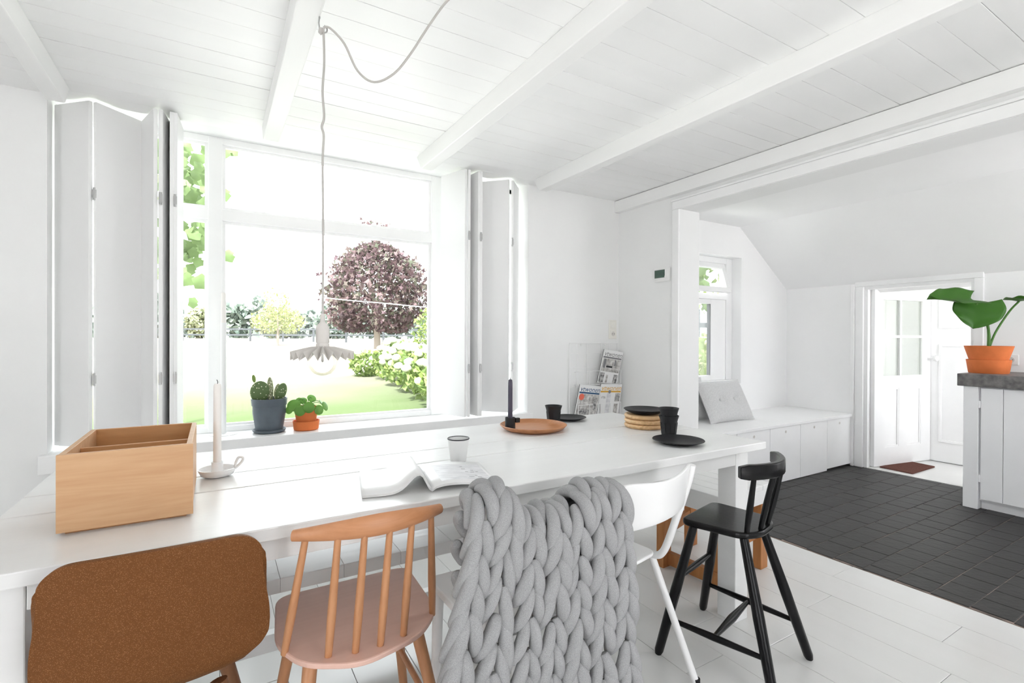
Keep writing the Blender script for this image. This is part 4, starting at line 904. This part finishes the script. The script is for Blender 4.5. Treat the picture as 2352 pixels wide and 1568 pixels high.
cushion('front pale grey buttoned cushion leaning on the window seat', (3.81, 2.775, .487), radians(-27), radians(-1), .58, .38)
cushion('rear pale grey buttoned cushion half hidden by the wall', (3.47, 2.92, .487), radians(-18), radians(0), .56, .38)
ct = tag(BX(4.600, -.30, .864, 5.195, 1.446, .952).build('worktop', 'concrete', bevel=.004), 'dark grey concrete kitchen worktop', 'worktop')
kc = thing('kitchen_cabinet', 'white kitchen base cabinet with plank doors under the worktop', 'cabinet', (4.9, .6, 0))
BX(-.255, -.88, .06, .295, .812, .862).build('body', 'cabinet_paint', kc)
BX(-.285, .732, 0, -.215, .815, .864).build('corner_post', 'cabinet_paint', kc, bevel=.003)
BX(-.225, -.88, 0, .29, .73, .062).build('plinth', 'cabinet_paint', kc)
y = .722; k = 0
while y > -.8:
    w = .118; BX(-.278, y - w + .002, .075, -.257, y - .001, .856).build('door_plank', 'cabinet_paint', kc, bevel=.002); y -= w; k += 1
for z in (.22, .74): MB().tube([(-.279, .727, z - .025), (-.279, .727, z + .025)], .006, 8).build('hinge', 'cabinet_paint', kc)
ks = thing('kitchen_socket', 'white wall socket above the worktop behind the plant', 'wall socket', (5.2, 1.311, 1.043))
BX(-.010, -.042, -.040, 0, .042, .040).build('plate', 'plastic_white', ks, bevel=.004)
r_ = MB().lathe([(.02, 0), (.02, .004), (.004, .004)], 24).xf(T(-.010, 0, 0) @ rot(0, -pi / 2)).build('recess', 'lamp_grey', ks)
for a in (-.009, .009): MB().lathe([(.003, 0), (.003, .0015)], 10).xf(T(-.0138, a, 0) @ rot(0, -pi / 2)).build('pin_hole', 'dark_hole', r_)
ph = thing('potted_plant', 'large leaved green plant in terracotta pot on the worktop', 'plant', (4.85, 1.345, .952))
MB().lathe([(.085, .008), (.107, .095), (.136, .198), (.130, .198), (.102, .1), (.08, .09)], 40, capt=False).build('pot', 'terracotta', ph, smooth=40)
MB().lathe([(.108, 0), (.111, .004), (.124, .098), (.118, .099), (.104, .012), (.01, .008)], 40).build('saucer', 'terracotta', ph, smooth=40)
MB().lathe([(.125, .18), (.01, .185)], 28).build('soil', 'soil', ph)
b0 = Vector((4.85, 1.345, .952))
def stalk(pts, r): MB().tube([Vector(p) - b0 for p in smoothpath(pts, 5)], r, 8).build('stalk', 'stem_green', ph, smooth=60)
stalk([(4.852, 1.347, 1.13), (4.845, 1.35, 1.30), (4.80, 1.40, 1.42), (4.79, 1.395, 1.462)], .009)
stalk([(4.862, 1.34, 1.13), (4.86, 1.36, 1.32), (4.80, 1.43, 1.46), (4.752, 1.42, 1.49)], .008)
stalk([(4.858, 1.345, 1.13), (4.895, 1.32, 1.25), (4.98, 1.27, 1.40), (5.045, 1.235, 1.475)], .007)
def heart(base, tip, nrm, width, fold=.12):
    base, tip, nrm = Vector(base) - b0, Vector(tip) - b0, Vector(nrm).normalized(); ax = (tip - base); L = ax.length; ax.normalize(); sd = ax.cross(nrm).normalized(); nrm = sd.cross(ax).normalized()
    def fn(a, b):
        s = a * 2 - 1; t = b
        wv = width * .5 * (sin(pi * min(1, (t * .80 + .20)) ** .85) ** .8); back = -.22 * L * (abs(s) ** 1.5) * max(0, 1 - t * 2.2)
        rip = .006 * sin(16 * t + 4 * abs(s)) * abs(s)
        p = base + ax * (t * L + back) + sd * (s * wv) + nrm * (fold * width * abs(s) ** 1.3 - .05 * L * t * t + rip); return tuple(p)
    MB().grid(fn, 16, 18).build('leaf', 'big_leaf', ph, smooth=80, solid=.0015)
heart((4.80, 1.383, 1.468), (4.750, 1.402, 1.275), (-.80, -.55, .15), .30, .05)
heart((4.752, 1.415, 1.488), (4.470, 1.575, 1.500), (-.35, -.45, .80), .22, .15)
heart((5.045, 1.235, 1.475), (4.93, 1.10, 1.49), (-.1, -.1, 1), .20, .12)
